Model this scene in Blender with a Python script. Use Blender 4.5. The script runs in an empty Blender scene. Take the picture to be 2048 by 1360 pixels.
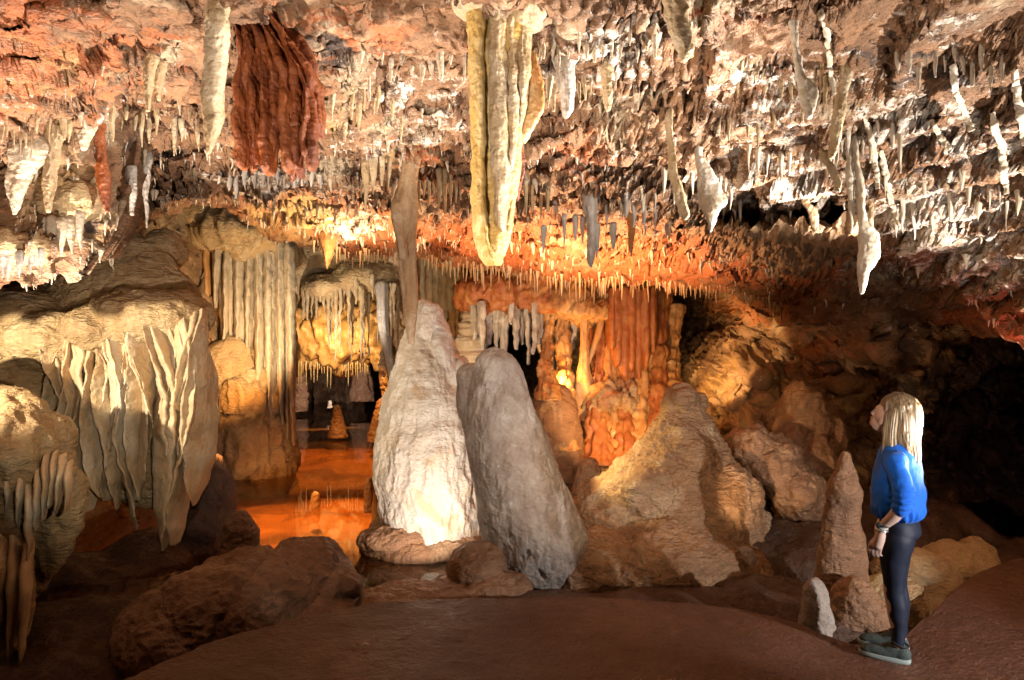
import bpy, bmesh, math, random
import numpy as np
from mathutils import Vector
random.seed(7); RNG = np.random.RandomState(11)
S = bpy.context.scene; COL = S.collection
PI = math.pi
F, CX, CY, ZC = 1400.0, 1024.0, 680.0, 1.95          # photo focal length in px, centre, camera height
WZ = -0.35                                             # water level
def at(px, py, Y): return np.array([(px-CX)/F*Y, Y, ZC-(py-CY)/F*Y])
def yz(py, z): return F*(ZC-z)/(py-CY)                 # distance of a point at height z seen at row py
# ---------------------------------------------------------------- noise
_P = np.arange(256, dtype=np.int32); np.random.RandomState(3).shuffle(_P); _P = np.concatenate([_P, _P, _P])
_G = np.array([[1,1,0],[-1,1,0],[1,-1,0],[-1,-1,0],[1,0,1],[-1,0,1],[1,0,-1],[-1,0,-1],
               [0,1,1],[0,-1,1],[0,1,-1],[0,-1,-1],[1,1,0],[-1,1,0],[0,-1,1],[0,-1,-1]], dtype=np.float32)
def perlin(p):
    p = np.asarray(p, dtype=np.float32); i = np.floor(p).astype(np.int32); f = p-i; i &= 255
    u = f*f*f*(f*(f*6-15)+10); r = 0
    for dx in (0, 1):
        a = _P[i[:, 0]+dx]; wx = u[:, 0] if dx else 1-u[:, 0]
        for dy in (0, 1):
            b = _P[a+i[:, 1]+dy]; wy = wx*(u[:, 1] if dy else 1-u[:, 1])
            for dz in (0, 1):
                g = _G[_P[b+i[:, 2]+dz] & 15]; w = wy*(u[:, 2] if dz else 1-u[:, 2])
                r = r+w*(g[:, 0]*(f[:, 0]-dx)+g[:, 1]*(f[:, 1]-dy)+g[:, 2]*(f[:, 2]-dz))
    return r
def fbm(p, o=4, lac=2.03, gain=.5, off=0.):
    p = np.asarray(p, np.float32)+off; r = 0; a = 1.
    for k in range(o): r = r+a*perlin(p); p = p*lac+17.3; a *= gain
    return r
def ridged(p, o=4, gain=.5, off=0.):
    p = np.asarray(p, np.float32)+off; r = 0; a = 1.
    for k in range(o): r = r+a*(1-2*np.abs(perlin(p))); p = p*2.03+9.1; a *= gain
    return r
def billow(p, o=3, gain=.5, off=0.):
    p = np.asarray(p, np.float32)+off; r = 0; a = 1.
    for k in range(o): r = r+a*(np.abs(perlin(p))*2-.5); p = p*2.03+9.1; a *= gain
    return r
def worley(p, seed=0):
    p = np.asarray(p, np.float32); i = np.floor(p).astype(np.int32); f = p-i; d1 = np.full(len(p), 9., np.float32)
    R = np.random.RandomState(seed).rand(256, 3).astype(np.float32)
    for dx in (-1, 0, 1):
        for dy in (-1, 0, 1):
            for dz in (-1, 0, 1):
                h = _P[_P[_P[(i[:, 0]+dx) & 255]+((i[:, 1]+dy) & 255)]+((i[:, 2]+dz) & 255)]
                q = R[h]+np.array([dx, dy, dz], np.float32)-f
                d1 = np.minimum(d1, (q*q).sum(1))
    return np.sqrt(d1)
def cells(p, seed=1):                                  # broken blocks: a random height and tilt per cell
    p = np.asarray(p, np.float32); i = np.floor(p).astype(np.int32); f = p-i; d1 = np.full(len(p), 9., np.float32); d2 = d1.copy(); out = np.zeros(len(p), np.float32)
    R = np.random.RandomState(seed).rand(256, 7).astype(np.float32)
    for dx in (-1, 0, 1):
        for dy in (-1, 0, 1):
            for dz in (-1, 0, 1):
                h = R[_P[_P[_P[(i[:, 0]+dx) & 255]+((i[:, 1]+dy) & 255)]+((i[:, 2]+dz) & 255)]]
                q = h[:, :3]+np.array([dx, dy, dz], np.float32)-f; d = (q*q).sum(1); m = d < d1
                d2 = np.where(m, d1, np.minimum(d2, d)); out = np.where(m, h[:, 3]-.5-((h[:, 4:7]-.5)*q).sum(1)*1.3, out); d1 = np.where(m, d, d1)
    return out, np.sqrt(d2)-np.sqrt(d1)
def sstep(a, b, x): t = np.clip((x-a)/(b-a), 0, 1); return t*t*(3-2*t)
def pchip(xs, ys, x):
    xs = np.asarray(xs, float); ys = np.asarray(ys, float); h = np.diff(xs); d = np.diff(ys)/h
    if len(xs) == 2: return np.interp(x, xs, ys)
    m = np.zeros(len(xs)); m[0] = d[0]; m[-1] = d[-1]
    for k in range(1, len(xs)-1):
        if d[k-1]*d[k] > 0: m[k] = 2*d[k-1]*d[k]/(d[k-1]+d[k])
    x = np.clip(x, xs[0], xs[-1]); k = np.clip(np.searchsorted(xs, x)-1, 0, len(h)-1); t = (x-xs[k])/h[k]
    return ((1+2*t)*(1-t)**2*ys[k]+t*(1-t)**2*h[k]*m[k]+t*t*(3-2*t)*ys[k+1]+t*t*(t-1)*h[k]*m[k+1])
class RBF:                                             # thin plate surface through control points
    def __init__(s, pts, smooth=0.02):
        a = np.array(pts, float); s.c = a[:, :2]/400.; n = len(a)
        r = np.linalg.norm(s.c[:, None]-s.c[None], axis=2); K = s.k(r)+np.eye(n)*smooth
        Pm = np.c_[np.ones(n), s.c]; A = np.zeros((n+3, n+3)); A[:n, :n] = K; A[:n, n:] = Pm; A[n:, :n] = Pm.T
        s.w = np.linalg.solve(A, np.r_[a[:, 2], 0, 0, 0])
    def k(s, r): return np.where(r > 1e-9, r*r*np.log(np.maximum(r, 1e-9)), 0)
    def __call__(s, x, y):
        q = np.c_[x, y]/400.; out = s.w[-3]+q@s.w[-2:]
        for c, w in zip(s.c, s.w): out = out+w*s.k(np.hypot(q[:, 0]-c[0], q[:, 1]-c[1]))
        return out
# ---------------------------------------------------------------- mesh making
def mesh_np(name, V, Q, attrs=None, tris=None):
    me = bpy.data.meshes.new(name); V = np.asarray(V, np.float32); Q = np.asarray(Q, np.int32)
    nT = 0 if tris is None else len(tris); me.vertices.add(len(V)); me.vertices.foreach_set('co', V.ravel())
    idx = Q.ravel() if nT == 0 else np.r_[Q.ravel(), np.asarray(tris, np.int32).ravel()]
    me.loops.add(len(idx)); me.loops.foreach_set('vertex_index', idx.astype(np.int32)); me.polygons.add(len(Q)+nT)
    st = np.r_[np.arange(len(Q))*4, len(Q)*4+np.arange(nT)*3].astype(np.int32)
    me.polygons.foreach_set('loop_start', st); me.update(calc_edges=True)
    for k, v in (attrs or {}).items():
        a = me.attributes.new(k, 'FLOAT', 'POINT'); a.data.foreach_set('value', np.asarray(v, np.float32))
    me.validate(); me.shade_smooth(); return me
def obj(name, me, mat=None, parent=None, origin=None, label=None, cat=None, group=None, kind=None):
    o = bpy.data.objects.new(name, me); COL.objects.link(o); me.name = name
    if origin is not None:
        v = np.empty(len(me.vertices)*3, np.float32); me.vertices.foreach_get('co', v)
        v = v.reshape(-1, 3)-np.asarray(origin, np.float32); me.vertices.foreach_set('co', v.ravel()); o.location = origin
    if mat: me.materials.append(mat)
    if parent:
        o.parent = parent; o.location = Vector(o.location)-Vector(wloc(parent))
    for k, v in (('label', label), ('category', cat), ('group', group), ('kind', kind)):
        if v: o[k] = v
    return o
def wloc(o):
    v = Vector(o.location)
    while o.parent: o = o.parent; v += Vector(o.location)
    return v
def thing(name, loc, label, cat, group=None):
    o = bpy.data.objects.new(name, None); COL.objects.link(o); o.location = loc; o.empty_display_size = .1
    o['label'] = label; o['category'] = cat
    if group: o['group'] = group
    return o
def gridq(nr, nc, wrap=False):
    r = np.arange(nr-1)[:, None]; c = np.arange(nc if wrap else nc-1)[None]; c2 = (c+1) % nc
    return np.stack([r*nc+c, r*nc+c2, (r+1)*nc+c2, (r+1)*nc+c], -1).reshape(-1, 4)
def gnormal(G, wrap=False):                            # normals of a (rows, cols, 3) grid
    if wrap: dc = np.roll(G, -1, 1)-np.roll(G, 1, 1)
    else: dc = np.gradient(G, axis=1)
    n = np.cross(dc, np.gradient(G, axis=0)); return n/np.maximum(np.linalg.norm(n, axis=2, keepdims=True), 1e-9)
def blur(a, r, wrap=False):
    for ax in (0, 1):
        p = np.concatenate([np.repeat(np.take(a, [0], ax), r+1, ax), a, np.repeat(np.take(a, [-1], ax), r, ax)], ax)
        c = np.cumsum(p, ax); n = a.shape[ax]
        a = (np.take(c, range(2*r+1, 2*r+1+n), ax)-np.take(c, range(0, n), ax))/(2*r+1)
    return a
class MB:                                              # gathers pieces into one mesh
    def __init__(s): s.V = []; s.Q = []; s.T = []; s.n = 0
    def add(s, V, Q, T=None):
        s.V.append(V); s.Q.append(np.asarray(Q)+s.n)
        if T is not None and len(T): s.T.append(np.asarray(T)+s.n)
        s.n += len(V)
    def mesh(s, name='m'):
        return mesh_np(name, np.concatenate(s.V), np.concatenate(s.Q), None, np.concatenate(s.T) if s.T else None)
def ring_body(C, rx, ry, n=48, rot=None, flute=None, noise=None, sq=2., teeth=None, off=0., smoothcap=True, disp=None):
    """closed swept body: horizontal rings, C (m,3) centres, rx / ry radii; flutes and noise push the skin out"""
    m = len(C); th = np.linspace(0, 2*PI, n, endpoint=False); c, s_ = np.cos(th), np.sin(th)
    if sq != 2.: c = np.sign(c)*np.abs(c)**(2/sq); s_ = np.sign(s_)*np.abs(s_)**(2/sq)
    t = np.linspace(0, 1, m)[:, None]; R = np.ones((m, n))
    if flute:
        for (k, amp, ph, tw) in flute: R += amp*(2*np.abs(np.cos(.5*(k*th[None]+ph+tw*t)))-1.2)*np.ones((m, 1))
    x = rx[:, None]*c[None]*R; y = ry[:, None]*s_[None]*R
    if rot is not None:
        a = np.asarray(rot)[:, None]*np.ones((1, n)); x, y = x*np.cos(a)-y*np.sin(a), x*np.sin(a)+y*np.cos(a)
    G = np.stack([C[:, 0:1]+x, C[:, 1:2]+y, np.repeat(C[:, 2:3], n, 1)], -1)
    if noise or disp:
        N = -gnormal(G, True); P = G.reshape(-1, 3); d = 0
        out = ((G-C[:, None])*N).sum(2).mean(); N = N if out > 0 else -N
        for (amp, fr, zs, kind) in (noise or []):
            q = P*np.array([fr, fr, fr*zs])+off
            d = d+amp*{'f': lambda: fbm(q, 4), 'b': lambda: billow(q, 3), 'r': lambda: ridged(q, 3)-.4,
                       'w': lambda: .5-worley(q)}[kind]()
        if disp: d = d+disp(P)
        lim = np.minimum(rx, ry)[:, None]*.8; D = np.clip(np.asarray(d).reshape(m, n), -lim, 3*lim+.003); G = G+N*D[..., None]
    V = np.concatenate([G.reshape(-1, 3), [C[0], C[-1]]]); Q = gridq(m, n, True); j = np.arange(n); j2 = (j+1) % n
    T = np.r_[np.c_[np.full(n, m*n), j2, j], np.c_[np.full(n, m*n+1), (m-1)*n+j, (m-1)*n+j2]]
    return V, Q, T
def prows(Y, rows, k=.8, m=80, rt=True, rb=False, wob=0., off=0.):
    """pixel rows (py, xl, xr[, dY]) -> centres and radii; rt / rb round the top / bottom"""
    rows = sorted(rows); py = np.array([r[0] for r in rows], float); u = np.linspace(0, 1, m)
    u = u**1.25 if rt and not rb else u
    if rb and not rt: u = 1-(1-u)**1.25
    y = py[0]+(py[-1]-py[0])*u
    xl = pchip(py, [r[1] for r in rows], y); xr = pchip(py, [r[2] for r in rows], y)
    dY = pchip(py, [r[3] if len(r) > 3 else 0 for r in rows], y); Yv = Y+dY
    C = np.stack([((xl+xr)/2-CX)/F*Yv, Yv, ZC-(y-CY)/F*Yv], 1); rx = (xr-xl)/2/F*Yv
    for flag, i in ((rt, 0), (rb, -1)):
        if flag:
            h = max(rx[i], 1e-3)*1.0; d = np.clip(np.abs(C[:, 2]-C[i, 2])/h, 0, 1); rx = rx*np.sqrt(np.maximum(1-(1-d)**2, 0))
    if wob: C[:, 0] += wob*perlin(np.c_[C[:, 2]*6+off, C[:, 2]*0+off, C[:, 2]*0]); C[:, 1] += wob*perlin(np.c_[C[:, 2]*6+off, C[:, 2]*0+off+9, C[:, 2]*0])
    ry = np.full(m, k) if k < 0 else rx*k
    if k < 0: ry = -k*np.minimum(1, rx/np.maximum(rx.max()*.35, 1e-6))
    return C, np.maximum(rx, 1e-4), np.maximum(ry, 1e-4)
def pbody(Y, rows, k=.8, m=80, n=48, rt=True, rb=False, wob=0., off=None, **kw):
    off = RNG.rand()*50 if off is None else off
    C, rx, ry = prows(Y, rows, k, m, rt, rb, wob, off); return ring_body(C, rx, ry, n, off=off, **kw)
def body_mesh(parts):
    b = MB()
    for p in parts: b.add(*p)
    return b.mesh()
def remesh(me, vox, smooth=3, fac=.5):                 # fuse overlapping closed pieces into one skin
    o = bpy.data.objects.new('tmp', me); COL.objects.link(o)
    r = o.modifiers.new('r', 'REMESH'); r.mode = 'VOXEL'; r.voxel_size = vox; r.use_smooth_shade = True
    if smooth: s = o.modifiers.new('s', 'SMOOTH'); s.iterations = smooth; s.factor = fac
    dg = bpy.context.evaluated_depsgraph_get(); out = bpy.data.meshes.new_from_object(o.evaluated_get(dg))
    bpy.data.objects.remove(o); bpy.data.meshes.remove(me); out.shade_smooth(); return out
def displace(me, fn):                                  # push along normals: fn(P, N) -> (n,) or (n,3)
    n = len(me.vertices); P = np.empty(n*3, np.float32); me.vertices.foreach_get('co', P); P = P.reshape(-1, 3)
    N = np.empty(n*3, np.float32); me.vertex_normals.foreach_get('vector', N); N = N.reshape(-1, 3); d = fn(P, N)
    P = P+(N*d[:, None] if d.ndim == 1 else d); me.vertices.foreach_set('co', P.astype(np.float32).ravel()); me.update(); me.shade_smooth(); return me
# ---------------------------------------------------------------- materials
def rock(name, c1, c2, c3=None, crust=None, s=3., streak=0., bump=.5, bd=.02, rough=.55, fine=40., crust_t=.58, c3_t=.55,
         attr=False, ripple=0., spec=.4, zs=1.):
    m = bpy.data.materials.new(name); m.use_nodes = True; nt = m.node_tree; N = nt.nodes; L = nt.links; N.clear()
    def nd(t, **k):
        x = N.new(t)
        for a, b in k.items(): setattr(x, a, b)
        return x
    def noise(sc, det, ro, dist=0., vec=None):
        x = nd('ShaderNodeTexNoise'); x.inputs['Scale'].default_value = sc; x.inputs['Detail'].default_value = det
        x.inputs['Roughness'].default_value = ro; x.inputs['Distortion'].default_value = dist; L.new(vec, x.inputs['Vector']); return x.outputs['Fac']
    def mapr(v, a, b, lo=0., hi=1.):
        x = nd('ShaderNodeMapRange'); x.clamp = True; L.new(v, x.inputs[0])
        for i, q in enumerate((a, b, lo, hi)): x.inputs[i+1].default_value = q
        return x.outputs[0]
    def mix(f, a, b):
        x = nd('ShaderNodeMix', data_type='RGBA')
        if isinstance(f, float): x.inputs[0].default_value = f
        else: L.new(f, x.inputs[0])
        for q, i in ((a, 6), (b, 7)):
            if isinstance(q, tuple): x.inputs[i].default_value = (*q, 1)
            else: L.new(q, x.inputs[i])
        return x.outputs[2]
    def mth(op, a, b):
        x = nd('ShaderNodeMath', operation=op)
        for i, q in enumerate((a, b)):
            if isinstance(q, (int, float)): x.inputs[i].default_value = q
            else: L.new(q, x.inputs[i])
        return x.outputs[0]
    geo = nd('ShaderNodeNewGeometry'); pos = geo.outputs['Position']
    def mp(sc):
        x = nd('ShaderNodeMapping'); x.inputs['Scale'].default_value = sc; L.new(pos, x.inputs[0]); return x.outputs[0]
    v0 = mp((1, 1, zs)); vs = mp((1, 1, .12))
    n1 = noise(s, 9, .62, .3, v0); col = mix(mapr(n1, .36, .64), c1, c2)
    if c3: col = mix(mapr(noise(s*.45, 8, .65, .6, v0), c3_t, c3_t+.09), col, c3)
    if streak: col = mix(mapr(noise(s*3.5, 6, .6, .2, vs), .45, .68, 0, streak), col, tuple(min(1, q*1.0) for q in (c3 or c1)))
    if attr:
        def at_(nm): a = nd('ShaderNodeAttribute', attribute_name=nm); return a.outputs['Fac']
        nA = noise(4., 12, .74, .5, v0); nB = noise(6.5, 12, .78, .5, v0); nC = noise(2.2, 12, .74, .6, v0)
        col = mix(mapr(mth('ADD', at_('red'), mth('MULTIPLY', mth('SUBTRACT', nA, .5), 3.2)), .35, .7), col, attr[0])
        col = mix(mapr(mth('ADD', at_('gold'), mth('MULTIPLY', mth('SUBTRACT', nC, .5), 3.)), .3, .9), col, attr[2])
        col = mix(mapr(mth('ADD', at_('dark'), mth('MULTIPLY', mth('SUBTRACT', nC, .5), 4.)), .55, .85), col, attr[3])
        col = mix(mapr(mth('ADD', at_('white'), mth('MULTIPLY', mth('SUBTRACT', nB, .5), 3.8)), .45, .72), col, attr[1])
    if crust: col = mix(mapr(noise(s*2.2, 9, .7, .5, v0), crust_t, crust_t+.08), col, crust)
    nf = noise(fine*2, 4, .6, 0., v0); col = mix(mapr(nf, .35, .7, 0, .35), col, tuple(q*.62 for q in c1))
    b = nd('ShaderNodeBsdfPrincipled'); L.new(col, b.inputs['Base Color']); b.inputs['Specular IOR Level'].default_value = spec
    L.new(mapr(n1, .3, .7, rough-.15, rough+.15), b.inputs['Roughness'])
    h = mth('ADD', noise(fine, 7, .62, .2, v0), mth('MULTIPLY', noise(fine*.28, 6, .6, .3, v0), 1.6))
    if ripple:
        vr = mp((1, 1, 2.6)); h = mth('ADD', h, mth('MULTIPLY', noise(fine*.45, 4, .55, .8, vr), ripple))
    bp = nd('ShaderNodeBump'); bp.inputs['Strength'].default_value = bump; bp.inputs['Distance'].default_value = bd
    L.new(h, bp.inputs['Height']); L.new(bp.outputs[0], b.inputs['Normal'])
    o = nd('ShaderNodeOutputMaterial'); L.new(b.outputs[0], o.inputs[0]); return m
def plain(name, c, rough=.6, spec=.4, bump=None, metal=0., c2=None, stretch=None, sheen=0.):
    m = bpy.data.materials.new(name); m.use_nodes = True; nt = m.node_tree; b = nt.nodes['Principled BSDF']; L = nt.links
    b.inputs['Base Color'].default_value = (*c, 1); b.inputs['Roughness'].default_value = rough
    b.inputs['Specular IOR Level'].default_value = spec; b.inputs['Metallic'].default_value = metal
    if sheen: b.inputs['Sheen Weight'].default_value = sheen
    if bump or c2:
        n = nt.nodes.new('ShaderNodeTexNoise'); n.inputs['Scale'].default_value = bump[0] if bump else 20; n.inputs['Detail'].default_value = 6
        tc = nt.nodes.new('ShaderNodeTexCoord'); mpn = nt.nodes.new('ShaderNodeMapping'); L.new(tc.outputs['Object'], mpn.inputs[0])
        mpn.inputs['Scale'].default_value = stretch or (1, 1, 1); L.new(mpn.outputs[0], n.inputs['Vector'])
        if bump:
            bp = nt.nodes.new('ShaderNodeBump'); bp.inputs['Strength'].default_value = bump[1]; bp.inputs['Distance'].default_value = bump[2]
            L.new(n.outputs['Fac'], bp.inputs['Height']); L.new(bp.outputs[0], b.inputs['Normal'])
        if c2:
            mx = nt.nodes.new('ShaderNodeMix'); mx.data_type = 'RGBA'; mx.inputs[6].default_value = (*c, 1); mx.inputs[7].default_value = (*c2, 1)
            mr = nt.nodes.new('ShaderNodeMapRange'); mr.inputs[1].default_value = .38; mr.inputs[2].default_value = .62
            L.new(n.outputs['Fac'], mr.inputs[0]); L.new(mr.outputs[0], mx.inputs[0]); L.new(mx.outputs[2], b.inputs['Base Color'])
    return m
CREAM = (.62, .50, .34); WHITE = (.82, .77, .70); TAN = (.45, .32, .19); BROWN = (.20, .10, .05); RED = (.40, .125, .05)
ORANGE = (.52, .24, .08); DARK = (.05, .035, .03); PINK = (.50, .25, .19); OCHRE = (.50, .36, .10); GREY = (.36, .31, .27)
M = {}
M['ceiling'] = rock('ceiling_rock', (.35, .18, .085), (.165, .085, .042), (.50, .38, .24), None, s=3.2, bump=1., bd=.03, fine=36, rough=.55, zs=2.,
                    attr=((.45, .135, .042), (.80, .70, .58), (.60, .38, .14), (.045, .03, .026)))
M['wall'] = rock('wall_rock', (.36, .22, .11), (.22, .12, .06), (.50, .36, .22), None, s=2.6, bump=.8, bd=.035, fine=26, rough=.5,
                 attr=((.46, .16, .05), (.72, .60, .46), (.55, .34, .12), (.04, .028, .022)))
M['cream'] = rock('cream_calcite', (.60, .48, .33), (.48, .37, .25), (.66, .57, .45), None, s=4, streak=.6, bump=.8, bd=.02, fine=38, rough=.45)
M['flow'] = rock('flowstone', (.56, .385, .19), (.38, .23, .105), (.64, .50, .31), None, s=3, streak=.4, bump=.8, bd=.03, fine=26, rough=.42, ripple=2.2)
M['fold'] = rock('drapery_calcite', (.70, .52, .31), (.54, .34, .17), (.74, .62, .45), None, s=3.4, streak=.6, bump=.8, bd=.015, fine=34, rough=.4)
M['white'] = rock('white_calcite', (.74, .66, .56), (.62, .50, .38), (.62, .42, .25), None, s=4, streak=.3, bump=.7, bd=.02, fine=38, rough=.42, ripple=1.)
M['tancol'] = rock('tan_column', (.56, .35, .18), (.42, .23, .10), (.62, .45, .28), None, s=5, streak=.6, bump=.8, bd=.018, fine=40, rough=.45)
M['grey'] = rock('grey_stalagmite', (.47, .38, .30), (.31, .225, .165), (.56, .48, .40), (.64, .60, .55), s=5, bump=.9, bd=.025, fine=30, rough=.6, crust_t=.62)
M['tan'] = rock('tan_rock', (.36, .19, .095), (.22, .11, .055), (.46, .29, .16), None, s=4, bump=.8, bd=.025, fine=32, rough=.42, ripple=1.5)
M['brown'] = rock('brown_rock', (.26, .14, .08), (.16, .085, .05), (.34, .22, .14), None, s=3, bump=.8, bd=.03, fine=28, rough=.5)
M['rust'] = rock('rust_drapery', (.30, .075, .02), (.15, .04, .015), (.40, .13, .04), None, s=4, streak=.6, bump=.8, bd=.015, fine=50, rough=.35)
M['ochre'] = rock('ochre_stalactite', (.56, .36, .10), (.40, .235, .06), (.62, .47, .22), DARK, s=5, streak=.45, bump=.7, bd=.015, fine=42, crust_t=.72, rough=.4)
M['palecol'] = rock('pale_stalactite', (.50, .36, .19), (.36, .23, .11), (.60, .48, .32), (.16, .10, .06), s=5, streak=.6, bump=.8, bd=.018, fine=40, rough=.45, crust_t=.68)
M['orange'] = rock('orange_calcite', (.58, .30, .10), (.44, .19, .06), (.64, .42, .20), None, s=4, streak=.6, bump=.5, bd=.015, fine=40, rough=.4)
M['redwall'] = rock('red_drapery', (.46, .15, .045), (.32, .09, .03), (.52, .24, .08), None, s=4, streak=.7, bump=.5, bd=.015, fine=45, rough=.4)
M['greydrip'] = rock('grey_drip', (.48, .42, .35), (.32, .26, .21), (.66, .62, .56), None, s=6, streak=.5, bump=.5, bd=.012, fine=50, rough=.45)
M['whitedrip'] = rock('white_drip', (.62, .54, .41), (.44, .34, .22), (.78, .72, .64), None, s=6, streak=.4, bump=.4, bd=.01, fine=60, rough=.35)
M['straw'] = rock('straw_calcite', (.70, .50, .28), (.60, .34, .14), (.78, .66, .50), None, s=6, bump=.2, bd=.005, fine=80, rough=.3)
M['mound'] = rock('mound_flowstone', (.43, .245, .125), (.28, .145, .07), (.54, .37, .22), None, s=3.4, bump=1., bd=.03, fine=26, rough=.4, ripple=2.)
M['dark_shade'] = rock('dark_shade_rock', (.10, .052, .03), (.06, .032, .02), (.14, .08, .05), None, s=3, bump=.9, bd=.03, fine=28, rough=.5)  # brown darkened to paint the shade of the banks; also a dark brown boulder
M['path'] = rock('path_clay', (.145, .062, .034), (.10, .043, .025), (.17, .078, .045), None, s=1.6, bump=1., bd=.02, fine=46, rough=.38)
M['poolbed'] = rock('pool_bed_clay', (.56, .22, .035), (.42, .15, .025), (.24, .085, .018), None, c3_t=.49, s=2.2, bump=.4, bd=.02, fine=22, rough=.6)
# ================================================================ SETTING
LIPX = [-900, -300, 0, 80, 140, 220, 250, 330, 400, 440, 500, 560, 640, 720, 850, 950, 1100, 1250, 1400, 1500, 1620, 1720, 1850, 1930, 2048, 2400, 3000]
LIPY = [640, 600, 552, 545, 520, 492, 470, 430, 408, 410, 455, 480, 500, 512, 522, 540, 556, 566, 578, 596, 640, 668, 640, 655, 690, 810, 1000]
CPT = [(-800,-700,2.6),(0,-700,2.4),(1000,-700,2.4),(2000,-700,2.4),(2900,-700,2.6),(-300,-150,2.8),(400,-150,3.1),(1024,-150,3.2),(1600,-150,3.1),(2300,-150,2.7),
 (-300,100,3.4),(0,0,3.3),(0,140,3.9),(200,150,4.2),(380,60,3.8),(150,245,4.5),(0,255,4.4),(0,330,4.55),(0,540,4.8),(-400,400,4.2),(-800,500,4.2),
 (120,300,4.9),(120,420,5.1),(160,510,5.3),(205,420,5.5),(260,260,5.9),(300,330,6.4),(330,250,5.6),(260,460,8.0),(330,420,8.4),(330,150,4.6),
 (440,100,4.3),(430,250,5.3),(440,330,6.2),(430,400,9.0),(512,0,3.6),(600,160,4.6),(600,350,6.6),(500,440,9.6),(580,400,8.4),(700,440,9.2),(640,495,10.4),
 (700,0,3.7),(750,150,4.7),(760,280,5.8),(720,360,7.0),(870,340,7.6),(880,430,8.8),(850,520,11),(1000,0,3.6),(1000,180,4.9),(980,330,6.4),(1000,450,8.6),(1000,545,11),
 (1180,0,3.6),(1180,110,4.2),(1160,180,5.2),(1160,300,6.0),(1200,400,7.2),(1200,480,8.8),(1200,565,10.6),(1400,0,3.5),(1400,150,4.3),(1400,300,5.5),(1400,400,6.6),(1400,500,8.2),(1400,578,9.8),
 (1600,50,3.7),(1600,200,4.5),(1600,340,5.4),(1600,460,6.6),(1600,600,8.6),(1720,300,5.0),(1720,450,6.0),(1720,660,8.2),(1850,0,3.3),(1850,200,4.2),(1850,350,4.9),(1850,480,5.6),(1850,640,7.4),
 (2048,0,3.1),(2048,200,3.8),(2048,400,4.5),(2048,560,4.9),(2048,690,5.3),(2300,300,3.6),(2300,700,4.2),(2900,800,3.2)]
ceil_rbf = RBF(CPT, .004)
def masks(px, py, spots):                              # soft colour zones of the rock, some painted shade among them
    r = np.zeros(len(px))
    for (x, y, rx, ry, a) in spots: r = np.maximum(r, a*np.exp(-(((px-x)/rx)**2+((py-y)/ry)**2))) if a > 0 else r+a*np.exp(-(((px-x)/rx)**2+((py-y)/ry)**2))
    return r
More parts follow.
